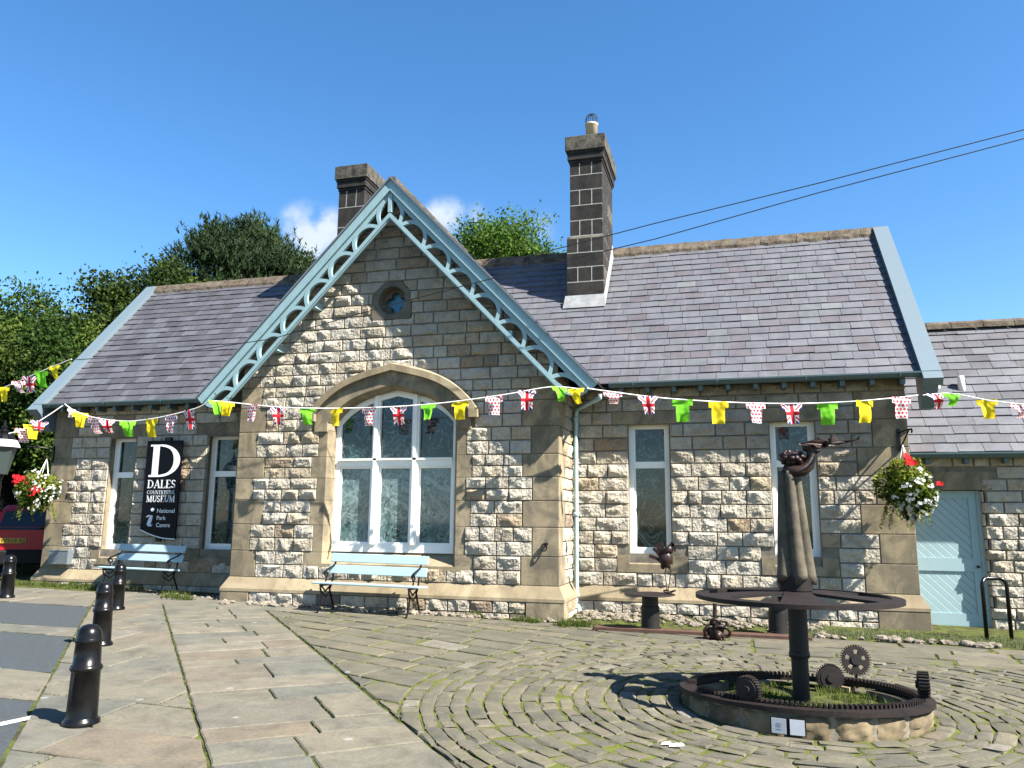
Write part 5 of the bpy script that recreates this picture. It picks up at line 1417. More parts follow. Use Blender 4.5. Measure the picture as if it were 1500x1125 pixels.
# mortar core
for k in range(60):
    a0_, a1_ = radians(140) + radians(262) * k / 60, radians(140) + radians(262) * (k + 1) / 60
    for q, sgn in ((RO - .01, 1),): wm.quad(*[(CX + q * cos(an), CY + q * sin(an), z_) for an, z_ in ((a0_, gz - .06), (a1_, gz - .06), (a1_, zr(CY + q * sin(a1_)) - .05), (a0_, zr(CY + q * sin(a0_)) - .05))], m=1)
for an in (radians(140), endA): 
    wm.quad(*[(CX + q * cos(an), CY + q * sin(an), z_) for q, z_ in ((RI, gz - .06), (RO, gz - .06), (RO, zr(CY + RO * sin(an)) - .05), (RI, zr(CY + RI * sin(an)) - .05))])
wms = MB()
for an in (radians(62), radians(112)): obox(wms, (CX + .9 * cos(an), CY + .9 * sin(an), zr(CY + .9 * sin(an)) - .052 - .12), Vector((cos(an), sin(an), 0)) * .07, Vector((-sin(an), cos(an), 0)) * .09, Vector((0, 0, .12)), .95)
M['bed'] = m_dressed('bed_stone', (0.20, 0.155, 0.092), (0.06, 0.046, 0.03), 0.7); wm.build('bed_wall', [M['bed'], M['mortar']], bed, smooth=True)
for q in range(2): k = MB(); k.v = wms.v[q * 8:q * 8 + 8]; k.f = wms.f[:6]; k.m = wms.m[:6]; k.r = wms.r[:6]; k.build('rail_support', M['bed'], bed)
rl = MB(); n = 96
for k in range(n):
    a0_, a1_ = 2 * pi * k / n, 2 * pi * (k + 1) / n
    def R3(q, a_, dz): y = CY + q * sin(a_); return (CX + q * cos(a_), y, zr(y) + dz)
    rl.quad(R3(.90, a0_, 0), R3(1.035, a0_, -.010), R3(1.035, a1_, -.010), R3(.90, a1_, 0)); rl.quad(R3(1.035, a0_, -.046), R3(1.035, a1_, -.046), R3(1.035, a1_, -.010), R3(1.035, a0_, -.010))
    rl.quad(R3(.90, a1_, -.046), R3(.90, a0_, -.046), R3(.90, a0_, 0), R3(.90, a1_, 0)); rl.quad(R3(.90, a1_, -.046), R3(1.035, a1_, -.046), R3(1.035, a0_, -.046), R3(.90, a0_, -.046))
for k in range(150):
    an = 2 * pi * k / 150
    if radians(185) < an < radians(205): continue
    er, et = Vector((cos(an), sin(an), 0)), Vector((-sin(an), cos(an), 0)); obox(rl, Vector((CX, CY, zr(CY + .925 * sin(an)) + .010)) + er * .925, er * .032, et * .0095, Vector((0, 0, .016)))
rail_part = rl.build('toothed_rail', M['rust'], bed)
bs = MB(); i0 = len(bs.v); bs.v.append((CX, CY, gz + .035))
for k in range(48): a = 2 * pi * k / 48; bs.v.append((CX + .9 * cos(a), CY + .9 * sin(a), gz + .0))
for k in range(48): bs.face((i0, i0 + 1 + k, i0 + 1 + (k + 1) % 48))
bs.build('bed_soil', M['soil'], bed)
bg_ = MB()
for _ in range(520):
    a, q = rnd(0, 6.283), sqrt(random.random()) * .78; x, y = CX + q * cos(a), CY + q * sin(a)
    if noise.noise(Vector((x * 2.4, y * 2.4, 1))) < -.05: continue
    blades(bg_, x, y, gz + .02, 9, .07, .025, .004)
bgo = bg_.build('bed_grass', M['grass'], bed); bgo['kind'] = 'stuff'
def gear(c, axis, R_, w, nt, holes=0, label=None, seed=0):
    mb = MB(); Z = Vector(axis).normalized(); X = Vector((0, 0, 1)).cross(Z).normalized(); Y = Z.cross(X)
    c = Vector(c)
    def p(r_, a_, h): return c + X * (r_ * cos(a_)) + Y * (r_ * sin(a_)) + Z * h
    n = nt * 2; rb_ = R_ * .87; hr = [0.40 * R_, 0.68 * R_]
    for k in range(n):
        a0_, a1_ = 2 * pi * k / n, 2 * pi * (k + 1) / n; am2 = (a0_ + a1_) / 2
        hole = holes and ((am2 * holes / (2 * pi)) % 1) < 0.42
        for h, f in ((w / 2, 1), (-w / 2, -1)):
            segs = [(hr[1], rb_), (0.02, hr[0])] if hole else [(0.02, rb_)]
            for (q0, q1) in segs:
                q = [p(q0, a0_, h), p(q1, a0_, h), p(q1, a1_, h), p(q0, a1_, h)]; mb.quad(*(q if f > 0 else q[::-1]))
        mb.quad(p(rb_, a0_, -w / 2), p(rb_, a1_, -w / 2), p(rb_, a1_, w / 2), p(rb_, a0_, w / 2))
        if hole:
            for q0 in hr: mb.quad(p(q0, a0_, -w / 2), p(q0, a1_, -w / 2), p(q0, a1_, w / 2), p(q0, a0_, w / 2))
        if k % 2 == 0:
            t = (a1_ - a0_) * .12; b0_, b1_ = a0_ + t * 1.6, a1_ - t * 1.6
            A = [p(rb_ * .99, a0_ + t * 0, -w / 2), p(rb_ * .99, a1_, -w / 2), p(R_, b1_, -w / 2), p(R_, b0_, -w / 2)]; B = [v + Z * w for v in A]
            mb.quad(*A[::-1]); mb.quad(*B); mb.quad(A[2], A[3], B[3], B[2]); mb.quad(A[1], A[2], B[2], B[1]); mb.quad(A[3], A[0], B[0], B[3])
    if not holes: lathe(mb, c + Z * (w / 2 - .002), [(R_ * .74, 0), (R_ * .72, .008), (R_ * .3, .008), (R_ * .28, .022), (.01, .022)], 28, axis=Z)
    else: lathe(mb, c + Z * (w / 2 - .002), [(R_ * .32, 0), (R_ * .30, .015), (.01, .015)], 24, axis=Z)
    o = mb.build('gear', M['darkgear'], bed)
    if label: o['label'] = label
    return o
M['darkgear'] = m_rust('dark_gear_iron', (0.006, 0.005, 0.005), (0.016, 0.010, 0.009), (0.04, 0.02, 0.014), .6)
gear(atY(1096, 1010, 6.80), (-.55, -1, 0.05), .107, .055, 30, label='solid rusty gear on the front left of the rail')
gear(atY(1216, 993, 8.30), (.18, -1, .05), .128, .05, 34, label='solid dark gear beside the post')
gear(atY(1253, 967, 8.46), (.12, -1, .12), .142, .035, 36, 5, label='dark gear pierced with five slots')
gear(atY(1353, 1003, 7.36), (-1, .12, 0), .105, .08, 24, label='thick gear seen edge-on at the right')
wst = MB(); c = atY(1216, 993, 8.34); beam(wst, c + Vector((0, .03, -.22)), c + Vector((0, .03, 0)), .03, .03, (1, 0, 0)); c = atY(1253, 967, 8.5); beam(wst, c + Vector((0, .02, -.26)), c + Vector((0, .02, 0)), .025, .025, (1, 0, 0)); wst.v, wst.f = wst.v, wst.f
q = MB(); q.v, q.f, q.m, q.r = wst.v[:8], wst.f[:6], wst.m[:6], wst.r[:6]; q.build('gear_stay', M['bronze'], bed)
q = MB(); q.v, q.f, q.m, q.r = wst.v[8:], wst.f[:6], wst.m[:6], wst.r[:6]; q.build('gear_stay', M['bronze'], bed)
# plaques on the bed wall
def on_ring(px, py): # intersection with the outer cylinder, near side
    d = ray(px, py); ox, oy = -CX, -CY; R_ = RO + .045
    A = d.x ** 2 + d.y ** 2; B = 2 * (d.x * ox + d.y * oy); C = ox * ox + oy * oy - R_ * R_; t = (-B - sqrt(B * B - 4 * A * C)) / (2 * A); return Vector((d.x * t, d.y * t, CZ + d.z * t))
for (pa, pb_, pt_, pbm, lab, txt) in ((1129, 1154, 1050.5, 1075, 'small square white plaque with two lines of grey text on the bed wall', True), (1155.5, 1181, 1053, 1078, 'small blank white plaque on the bed wall, right of the lettered one', False)):
    A, B = on_ring(pa, (pt_ + pbm) / 2), on_ring(pb_, (pt_ + pbm) / 2 + 1.5); zt, zb_ = on_ring((pa + pb_) / 2, pt_).z, on_ring((pa + pb_) / 2, pbm).z
    t = Vector((B.x - A.x, B.y - A.y, 0)); w = t.length; t.normalize(); nn = Vector((t.y, -t.x, 0)); c = (A + B) / 2; c.z = (zt + zb_) / 2
    r_ = empty('plaque', c, lab, 'plaque', 'plaques on the round bed')
    k = MB(); obox(k, c + nn * .004, t * (w / 2), nn * .008, Vector((0, 0, (zt - zb_) / 2))); k.build('backing_plate', M['black'], r_)
    k = MB(); obox(k, c + nn * .0145, t * (w / 2 - .009), nn * .002, Vector((0, 0, (zt - zb_) / 2 - .006))); k.build('white_card', M['card'], r_)
    if txt:
        k = MB()
        for dz, hw_, off, hh in ((.018, .26, 0, .007), (.002, .28, .0, .007), (-.020, .36, .02, .0018)):
            nseg = 7 if hh > .003 else 1; x = -hw_ * w / 2
            wd = hw_ * w / nseg
            for q in range(nseg):
                if hh > .003 and q == 4: continue
                obox(k, c + nn * .0172 + t * (-hw_ * w / 2 + wd * (q + .5) + off * w) + Vector((0, 0, dz)), t * (wd * .42), nn * .0005, Vector((0, 0, hh * (0.6 if q % 3 == 1 else 1) / 2)))
        k.build('plaque_text', M['ink'], r_)

# ------------------------------------------------------------------ sculpture on its post
SX, SY = CX, CY + .03
scu = empty('wheel_sculpture', (SX, SY, gz), 'tall rusty sculpture of a draped horned figure above a spoked wheel on a post', 'sculpture')
po = MB(); lathe(po, (SX, SY, gz), [(.070, 0), (.072, .40), (.086, .405), (.090, .43), (.086, .455), (.082, .46), (.082, .93), (.05, .93)], 28)
po.build('post', M['gunmetal'], scu, smooth=False)
WZ = 0.86
wh = MB(); n = 72; ro, ri = .875, .77
for k in range(n):
    a0_, a1_ = 2 * pi * k / n, 2 * pi * (k + 1) / n
    def R3(q, a_, z_): return (SX + q * cos(a_), SY + q * sin(a_), z_)
    zt, zb_ = WZ + .02, WZ - .022
    wh.quad(R3(ri, a0_, zt), R3(ro, a0_, zt - .006), R3(ro, a1_, zt - .006), R3(ri, a1_, zt)); wh.quad(R3(ro, a0_, zb_), R3(ro, a1_, zb_), R3(ro, a1_, zt - .006), R3(ro, a0_, zt - .006))
    wh.quad(R3(ri, a1_, zb_), R3(ri, a0_, zb_), R3(ri, a0_, zt), R3(ri, a1_, zt)); wh.quad(R3(ri, a1_, zb_), R3(ro, a1_, zb_), R3(ro, a0_, zb_), R3(ri, a0_, zb_))
wheel = wh.build('wheel_rim', M['rust'], scu)
for k in range(5):
    a = 2 * pi * k / 5 + .95; s = MB(); er, et = Vector((cos(a), sin(a), 0)), Vector((-sin(a), cos(a), 0)); c = Vector((SX, SY, 0))
    P_ = [c + er * .08 - et * .10 + Vector((0, 0, WZ + .055)), c + er * .78 - et * .19 + Vector((0, 0, WZ + .01)), c + er * .78 + et * .19 + Vector((0, 0, WZ + .01)), c + er * .08 + et * .10 + Vector((0, 0, WZ + .055))]
    prism(s, P_, (0, 0, -.025)); s.build('spoke', M['rust'], wheel)
hb = MB(); lathe(hb, (SX, SY, WZ - .04), [(.16, 0), (.16, .03), (.12, .035), (.12, .10), (.14, .10), (.14, .22), (.10, .22)], 28); hb.build('hub_collar', M['rust'], scu)
ck = MB(); z0, z1 = 1.0, atY(1163, 690, SY).z; n, m = 100, 16; rows = []
for j in range(m + 1):
    t = j / m; zz = z0 + (z1 - z0) * t; Rr = .170 - .078 * t ** .85; rows.append(len(ck.v)); tw = .35 * t
    for i in range(n):
        a = 2 * pi * i / n; fl_ = abs(cos(2.5 * (a + tw))) ** .7; q = Rr * (.62 + .46 * fl_); dz = (.03 * sin(5 * a) if j == 0 else 0)
        ck.v.append((SX - .01 * t + q * cos(a), SY + q * sin(a) * .9, zz + dz))
for j in range(m):
    for i in range(n): i2 = (i + 1) % n; ck.face((rows[j] + i, rows[j] + i2, rows[j + 1] + i2, rows[j + 1] + i))
ck.face([rows[0] + i for i in range(n)][::-1]); ck.face([rows[m] + i for i in range(n)]); ck.build('drapery', M['cloak'], scu, smooth=True)
def sp(px, py, dy=0): return atY(px, py, SY + dy)
tz = MB(); c = sp(1160, 671)
for k in range(46):
    a, b = rnd(0, 6.28), rnd(-1, 1); p = c + Vector((.105 * b, .075 * sqrt(1 - b * b) * cos(a), .055 * sqrt(1 - b * b) * sin(a))); blob(tz, p, .026, .026, .024, 1, .25, 5, seed=k)
blob(tz, c, .115, .08, .062, 2, .12, 7)
tube(tz, [sp(1148, 686, -.03), sp(1160, 690, -.05), sp(1175, 690, -.05), sp(1185, 682, -.03), sp(1189, 670, 0), sp(1187, 658, 0), sp(1190, 650, 0)], [.035, .05, .055, .05, .042, .045, .04], 12)
tube(tz, [sp(1160, 690, .06), sp(1178, 684, .06), sp(1187, 672, .03), sp(1190, 660, .01)], [.04, .04, .04, .03], 10)
blob(tz, sp(1191, 659), .052, .045, .04, 2, .3, 6, seed=4); blob(tz, sp(1183, 655, -.02), .05, .05, .04, 2, .3, 6, seed=9)
tz.build('torso', M['bronze'], scu, smooth=True)
wpts = [(270, 235), (350, 285), (420, 288), (520, 250), (600, 228), (700, 232), (755, 200), (800, 168), (785, 222), (748, 262), (845, 262), (842, 190), (882, 130), (912, 180), (960, 228), (1080, 212), (1190, 198), (1245, 140), (1222, 212), (1100, 240), (980, 272), (900, 292), (800, 302), (740, 332), (620, 340), (560, 305), (460, 322), (370, 312)]
def wing(dy, k, rot, name):
    mb = MB(); c0 = sp(1208, 652); P2 = []
    for (x, y) in wpts:
        q = sp(1130 + x / 9.375, 620 + y / 9.375) - c0; q *= k; q = Matrix.Rotation(rot, 3, 'Z') @ Vector((q.x, .12 * sin(q.x * 7), q.z)); P2.append(c0 + q + Vector((0, dy, 0)))
    top = P2; i = len(mb.v); n = len(P2)
    from mathutils.geometry import tessellate_polygon
    tris = tessellate_polygon([[Vector((a, b, 0)) for a, b in wpts]])
    for p in P2: mb.v.append(tuple(p))
    nrm = Matrix.Rotation(rot, 3, 'Z') @ Vector((0, .018, 0))
    for p in P2: mb.v.append(tuple(p + nrm))
    for t in tris: mb.face((i + t[0], i + t[1], i + t[2])); mb.face((i + n + t[2], i + n + t[1], i + n + t[0]))
    for a in range(n): b = (a + 1) % n; mb.face((i + a, i + b, i + n + b, i + n + a))
    return mb.build(name, M['bronze'], scu)
wing(0, 1.0, 0, 'horned_wing'); wing(.05, .8, radians(68), 'horned_wing')

# ------------------------------------------------------------------ rusty rail, pedestals, bird, chain lump
ra, rb2 = onG(868, 924), onG(1190, 940)
rr_o = MB(); dd = Vector((rb2.x - ra.x, rb2.y - ra.y, 0)).normalized(); mid = (ra + rb2) / 2 + Vector((0, .17, 0))
zmid = G(mid.x, mid.y); slope = Vector(((rb2.x - ra.x), (rb2.y - ra.y), (rb2.z - ra.z))).normalized()
obox(rr_o, (mid.x, mid.y, zmid + .02), slope * ((rb2 - ra).length / 2), Vector((-dd.y, dd.x, 0)) * .12, Vector((0, 0, .02)))
tag(rr_o.build('steel_rail', M['rustplate']), 'long flat orange-rusted steel plate lying along the foot of the wall', 'steel plate')
def pedestal(px, pyt, pyb, label, disc, Yp):
    b = onG(px, pyb); x, y = b.x, b.y + .1; ztop = atY(px, pyt, y).z; z0 = G(x, y) + .03; r_ = empty('steel_pedestal', (x, y, z0), label, 'pedestal', 'rusty pipe pedestals by the wall')
    p = MB(); hgt = ztop - z0
    lathe(p, (x, y, z0), [(.15, 0), (.15, .018), (.128, .02), (.128, hgt * .62), (.115, hgt * .63), (.115, hgt - .04)], 28); p.build('pipe', M['gunmetal'], r_)
    d = MB(); lathe(d, (x, y, z0 + hgt - .04), [(disc * .86, 0), (disc, .014), (disc * .97, .024), (.12, .045), (.02, .047)], 40); d.build('disc_top', M['rust'], r_)
    return Vector((x, y, ztop))
pt1 = pedestal(952, 868, 925, 'rusty pipe pedestal with a round dished top carrying a metal bird', .36, 0)
pt2 = pedestal(1141, 878, 931, 'rusty pipe pedestal behind the wheel sculpture post', .22, 0)
bd0 = atY(975, 866, pt1.y - .05); bo = empty('metal_bird', (bd0.x, bd0.y, pt1.z), 'black metal bird sculpture with raised tail feathers on the pedestal rim', 'bird sculpture')
def bp(px, py, dy=0): return atY(px, py, bd0.y + dy)
b_ = MB(); blob(b_, bp(975, 819), .095, .07, .12, 2, .15, 6); blob(b_, bp(981, 806), .05, .045, .055, 2, .1, 6, seed=2); tube(b_, [bp(974, 812), bp(979, 805), bp(983, 801)], [.06, .05, .04], 10)
blob(b_, bp(971, 829), .035, .03, .05, 1); blob(b_, bp(980, 829), .03, .03, .045, 1, seed=3); b_.build('body', M['bronze'], bo, smooth=True)
for (q, w) in (([(971, 818), (966, 806), (960, 796)], .028), ([(972, 816), (970, 803), (968, 794)], .034), ([(969, 822), (962, 818), (951, 814)], .03), ([(970, 819), (963, 809), (957, 803)], .03)):
    f = MB(); P3 = [bp(*k) for k in q]; band(f, P3, w * 1.6, bd0.y - .006, bd0.y + .006); f.build('tail_feather', M['bronze'], bo)
f = MB(); band(f, [bp(979, 806), bp(983, 800), bp(986, 795)], .06, bd0.y - .03, bd0.y - .018); band(f, [bp(985, 796), bp(988, 802), bp(989, 808)], .03, bd0.y - .03, bd0.y - .018); f.build('crest', M['bronze'], bo)
for q in ([(976, 830), (974, 842), (976, 853), (977, 866)], [(982, 830), (982, 842), (981, 853), (978, 866)]):
    l_ = MB(); tube(l_, [bp(*k) for k in q], .007, 6); l_.build('leg', M['bronze'], bo)
c_ = MB()
for k, (px, py) in enumerate(((976, 866), (981, 868), (986, 866))): 
    c = bp(px, py); tube(c_, [c + Vector((.035 * cos(a), .02 * sin(a), .012 * sin(a + k))) for a in [2 * pi * j / 14 for j in range(15)]], .010, 7)
c_.build('claw_chain', M['bronze'], bo)
lp = onG(1047, 938); ly = lp.y + .08
lu = empty('chain_lump_sculpture', (lp.x, ly, G(lp.x, ly)), 'knotted lump of dark iron links with an upright rod on the paving', 'iron sculpture')
def lq(px, py, dy=0): return atY(px, py, ly + dy)
l_ = MB(); blob(l_, lq(1047, 925), .12, .10, .14, 2, .25, 5)
for cx_, cy_, r_, tx in ((1053, 936, .085, .3), (1058, 925, .09, 1.2), (1043, 925, .085, 1.5), (1050, 916, .08, .7), (1056, 916, .07, 2.0)):
    c = lq(cx_, cy_, -.07); u = Vector((cos(tx), -.3, sin(tx))).normalized(); v = Vector((-sin(tx), -.35, cos(tx))).normalized()
    tube(l_, [c + u * (r_ * .75 * cos(a)) + v * (r_ * 1.2 * sin(a)) for a in [2 * pi * j / 20 for j in range(21)]], .021, 8)
blob(l_, lq(1036, 933, -.05), .055, .055, .05, 2); blob(l_, lq(1052, 931, -.11), .045, .045, .05, 2)
l_.build('knotted_links', M['bronze'], lu, smooth=True)
l_ = MB(); tube(l_, [lq(1047, 918), lq(1047, 884)], .027, 12); l_.build('rod', M['bronze'], lu)

# ------------------------------------------------------------------ bike hoop, litter
h0, h1_ = onG(1445, 939), onG(1482, 936); hy = 12.55; h0 = atY(1446, 938, hy); h1_ = atY(1482, 936, hy + .1); hz = atY(1462, 848, hy).z
hp = MB(); gz0, gz1 = G(h0.x, hy) - .02, G(h1_.x, hy) - .02; w = h1_.x - h0.x; cr = .09
path = [(h0.x, hy, gz0), (h0.x, hy, hz - cr)] + [(h0.x + cr - cr * cos(a), hy + .02 * k, hz - cr + cr * sin(a)) for k, a in enumerate([pi / 2 * q / 5 for q in range(1, 6)])] + [(h1_.x - cr + cr * sin(a), hy + .1, hz - cr + cr * cos(a)) for a in [pi / 2 * q / 5 for q in range(0, 5)]] + [(h1_.x, hy + .1, hz - cr), (h1_.x, hy + .1, gz1)]
tube(hp, path, .027, 12); tag(hp.build('bike_hoop', M['iron'], None, smooth=True), 'black tubular bike hoop in front of the outbuilding wall', 'bike stand')
lp_ = onG(988, 1097); pp_ = MB()
for k in range(3):
    x, y = lp_.x + (.03 if k == 1 else -.03 * k) , lp_.y + .012 * k; z_ = G(x, y) + .018
    pp_.quad((x - .035, y - .02, z_), (x + .04, y - .02, z_ + .01), (x + .03, y + .025, z_ + .014), (x - .03, y + .02, z_ + .004)); pp_.quad((x - .012, y, z_ + .008), (x + .03, y - .006, z_ + .03), (x + .024, y + .022, z_ + .02), (x - .018, y + .02, z_ + .01))
tag(pp_.build('paper_scrap', M['paper']), 'crumpled white paper scrap on the cobbles', 'litter')

# ------------------------------------------------------------------ bunting
def uj(u, v):
    x, y = u, v                                   # 0..1 both
    W_, R_, B_ = (.82, .82, .80), (.62, .02, .035), (.015, .02, .17)
    if abs(x - .5) < .085 or abs(y - .5) < .085: return R_
    if abs(x - .5) < .15 or abs(y - .5) < .15: return W_
    d1, d2 = (x - y), (x + y - 1)
    if min(abs(d1), abs(d2)) < .05: return R_
    if min(abs(d1), abs(d2)) < .15: return W_
    return B_
def polka(u, v):
    s = 5.2; a = u * s; b = v * s * 1.1; row = math.floor(b); a2 = (a + .5 * (row % 2)) % 1 - .5; b2 = b % 1 - .5
    return (.62, .02, .05) if a2 * a2 + b2 * b2 < .118 else (.78, .76, .74)
COLS = dict(g=lambda u, v: (.17, .56, .025), y=lambda u, v: (.80, .60, .015), p=polka, u=uj, w=lambda u, v: (.8, .8, .78))
def shirt(parent, kind, pos, along, wd, ht, turn=0.0, swing=0.0, fold=0.0, seed=0):
    n, m = 36, 38; N_ = []; F_ = []; C_ = []; idx = {}
    al = Vector((along.x, along.y, 0)).normalized(); al = Matrix.Rotation(turn, 3, 'Z') @ al; nr = Vector((al.y, -al.x, 0))
    for j in range(m + 1):
        v = j / m                                     # 0 top .. 1 bottom
        for i in range(n + 1):
            u = i / n
            uu = (u - .5) * wd
            if v > .30: uu *= 1 - .10 * (v - .3)
            c = .018 * sin(u * 7 + seed * 2.1) * (.2 + v) + .012 * sin(v * 6 + seed) + .010 * noise.noise(Vector((u * 4, v * 4, seed)))
            out = -swing * v * v * ht; zz = -v * ht * sqrt(max(.05, 1 - (swing * v) ** 2 * .8))
            if fold: 
                f_ = v * fold; out += .09 * sin(f_ * 2.2); uu *= (1 - .5 * fold * v); zz *= (1 - .25 * fold); uu += .06 * fold * v
            p = pos + al * uu + nr * (c * 1.0 + out) + Vector((0, 0, zz)); N_.append(p); C_.append(COLS[kind](u, 1 - v))
    for j in range(m):
        for i in range(n):
            u, v = (i + .5) / n, (j + .5) / m
            if v > .30 and not (.17 < u < .83): continue
            a = j * (n + 1) + i; F_.append((a, a + n + 1, a + n + 2, a + 1))
    off = Vector(parent['_o']); me = bpy.data.meshes.new('pennant')
    me.from_pydata([tuple(p - off) for p in N_], [], F_); ca = me.color_attributes.new('Col', 'FLOAT_COLOR', 'POINT')
    ca.data.foreach_set('color', [x for c in C_ for x in (c[0], c[1], c[2], 1.0)]); me.materials.append(M['cloth'])
    me.polygons.foreach_set('use_smooth', [True] * len(me.polygons)); o = bpy.data.objects.new('pennant', me); COL.objects.link(o); o.parent = parent
    o['label'] = {'g': 'green shirt-shaped pennant', 'y': 'yellow shirt-shaped pennant', 'p': 'white pennant with red polka dots', 'u': 'union flag pennant', 'w': 'white pennant seen edge-on'}[kind]
def bunting(label, pts, Ya, Yb_, flags, wd=.30, ht=.33):
    P3 = []
    for k, (px, py) in enumerate(pts): t = (px - pts[0][0]) / (pts[-1][0] - pts[0][0]); P3.append(atY(px, py, Ya + (Yb_ - Ya) * t))
    # smooth by Catmull-Rom
    Q = []
    for k in range(len(P3) - 1):
        p0, p1_, p2_, p3_ = P3[max(0, k - 1)], P3[k], P3[k + 1], P3[min(len(P3) - 1, k + 2)]
        for s in range(8):
            t = s / 8; Q.append(0.5 * ((2 * p1_) + (p2_ - p0) * t + (2 * p0 - 5 * p1_ + 4 * p2_ - p3_) * t * t + (3 * p1_ - p0 - 3 * p2_ + p3_) * t ** 3))
    Q.append(P3[-1]); r_ = empty('bunting_line', Q[len(Q) // 2], label, 'bunting', 'bunting strung along the museum front')
    s_ = MB(); tube(s_, Q, .010, 6); s_.build('cord', M['rope'], r_)
    for n_, f in enumerate(flags):
        px, kind = f[0], f[1]; turn, swing, fold, k = (list(f[2:]) + [0, 0, 0, 1][len(f) - 2:])[:4] if len(f) > 2 else (0, 0, 0, 1)
        t = (px - pts[0][0]) / (pts[-1][0] - pts[0][0]); best = min(range(len(Q)), key=lambda q: abs(proj_x(Q[q]) - px)); al = Q[min(best + 1, len(Q) - 1)] - Q[max(best - 1, 0)]
        # exact point on the cord
        j = min(best, len(Q) - 2); 
        if proj_x(Q[j]) > px and j > 0: j -= 1
        xa, xb = proj_x(Q[j]), proj_x(Q[j + 1]); w_ = 0 if xb == xa else max(0, min(1, (px - xa) / (xb - xa))); pos = Q[j].lerp(Q[j + 1], w_)
        shirt(r_, kind, pos + Vector((0, 0, .004)), al, wd * k, ht * k, turn + rnd(-.35, .35), swing + rnd(-.15, .28), fold + (rnd(0, .35) if random.random() < .35 else 0), n_ * 1.7 + px)
def proj_x(p):
    v = MR @ (p - Vector((0, 0, CZ))); return 750 + F * v.x / v.z
bunting('bunting line across the gabled bay, from one bargeboard foot to the other', [(308, 587), (335, 589), (380, 594), (430, 597.5), (510, 598), (590, 595), (660, 589), (740, 578), (806, 567), (850, 570)], 11.66, 11.66,
        [(315, 'g', .9, .3, .7), (332, 'y', .9, .4, .4), (369, 'p'), (408, 'u'), (450, 'g', .1), (493, 'y'), (539.5, 'p'), (584, 'u'), (628, 'g', 0, .1, .5), (674, 'y', 0, -.1), (724, 'p'), (772, 'u'), (818, 'g', .5, .5, .8), (844, 'y', -.4, .3, .5)], .275, .30)
bunting('bunting line over the left wing windows, with an edge-on white pennant', [(95, 592), (110, 602), (140, 612), (185, 617), (225, 613), (262, 605), (290, 597), (306, 588)], 12.75, 11.70,
        [(105, 'w', 1.5, .2, 0, .5), (117, 'y', .95, .2, .3), (138, 'p', .5, .3), (157, 'u', .3, .6, .5), (187, 'g', .3, .3, .4), (222, 'y', .1), (251, 'p', .1, .2), (278, 'u', .1)], .30, .34)
bunting('bunting line under the right wing gutter, above two windows', [(860, 569), (900, 574.5), (950, 581), (1000, 585.5), (1060, 589), (1120, 591), (1180, 591), (1250, 588), (1320, 582), (1345, 579)], 11.70, 12.75,
        [(897, 'p', .1, .9, .75), (948, 'u', 0, .3, .3), (999.5, 'g'), (1052, 'y'), (1106, 'p'), (1159, 'u'), (1212, 'g'), (1267, 'y'), (1319, 'p', 0, .2)], .30, .335)
bunting('short bunting line in front of the outbuilding roof, at the right edge', [(1352, 579), (1385, 576), (1410, 579), (1445, 586), (1480, 590.5), (1530, 595)], 12.75, 12.3,
        [(1369, 'u', .6, .4, .5), (1392, 'g', .5, .5, .6), (1445, 'y', .3, .2, .3), (1494, 'p', .3, .9, .7)], .27, .30)
bunting('short bunting line hanging left from the left wing eaves', [(8, 636), (25, 632), (45, 624), (70, 609), (92, 594)], 12.4, 12.75, [(36, 'p', .8, .3, .3), (58, 'u', .5, .5, .2), (47, 'y', .8, .2, .5)], .34, .32)
bunting('bunting line beyond the left verge, in front of the trees', [(-20, 578), (5, 568), (35, 555), (70, 540), (105, 526)], 15.5, 15.0, [(7, 'y', .2, .2), (27, 'p', .2, .5, .4), (43, 'u', .2, .4), (61, 'g', .1, .3), (81, 'y', .2, .3)], .36, .40)

# ------------------------------------------------------------------ overhead cables
for lab, pts in (('upper black overhead cable running from the right edge past the chimney', [(2300, -18), (1500, 190), (1200, 268), (960, 327), (830, 361), (715, 389)]),
                 ('lower black overhead cable crossing the gable and the left roof', [(2300, -10), (1500, 203), (1200, 282), (960, 350), (830, 381), (697, 414), (560, 450), (400, 496), (300, 511), (200, 521), (112, 527)])):
    cb_ = MB(); tube(cb_, [atY(px, py, 11.4 + (.6 if px < 150 else 0)) for px, py in pts], .0075, 6); tag(cb_.build('overhead_cable', M['cable']), lab, 'cable', 'overhead cables')

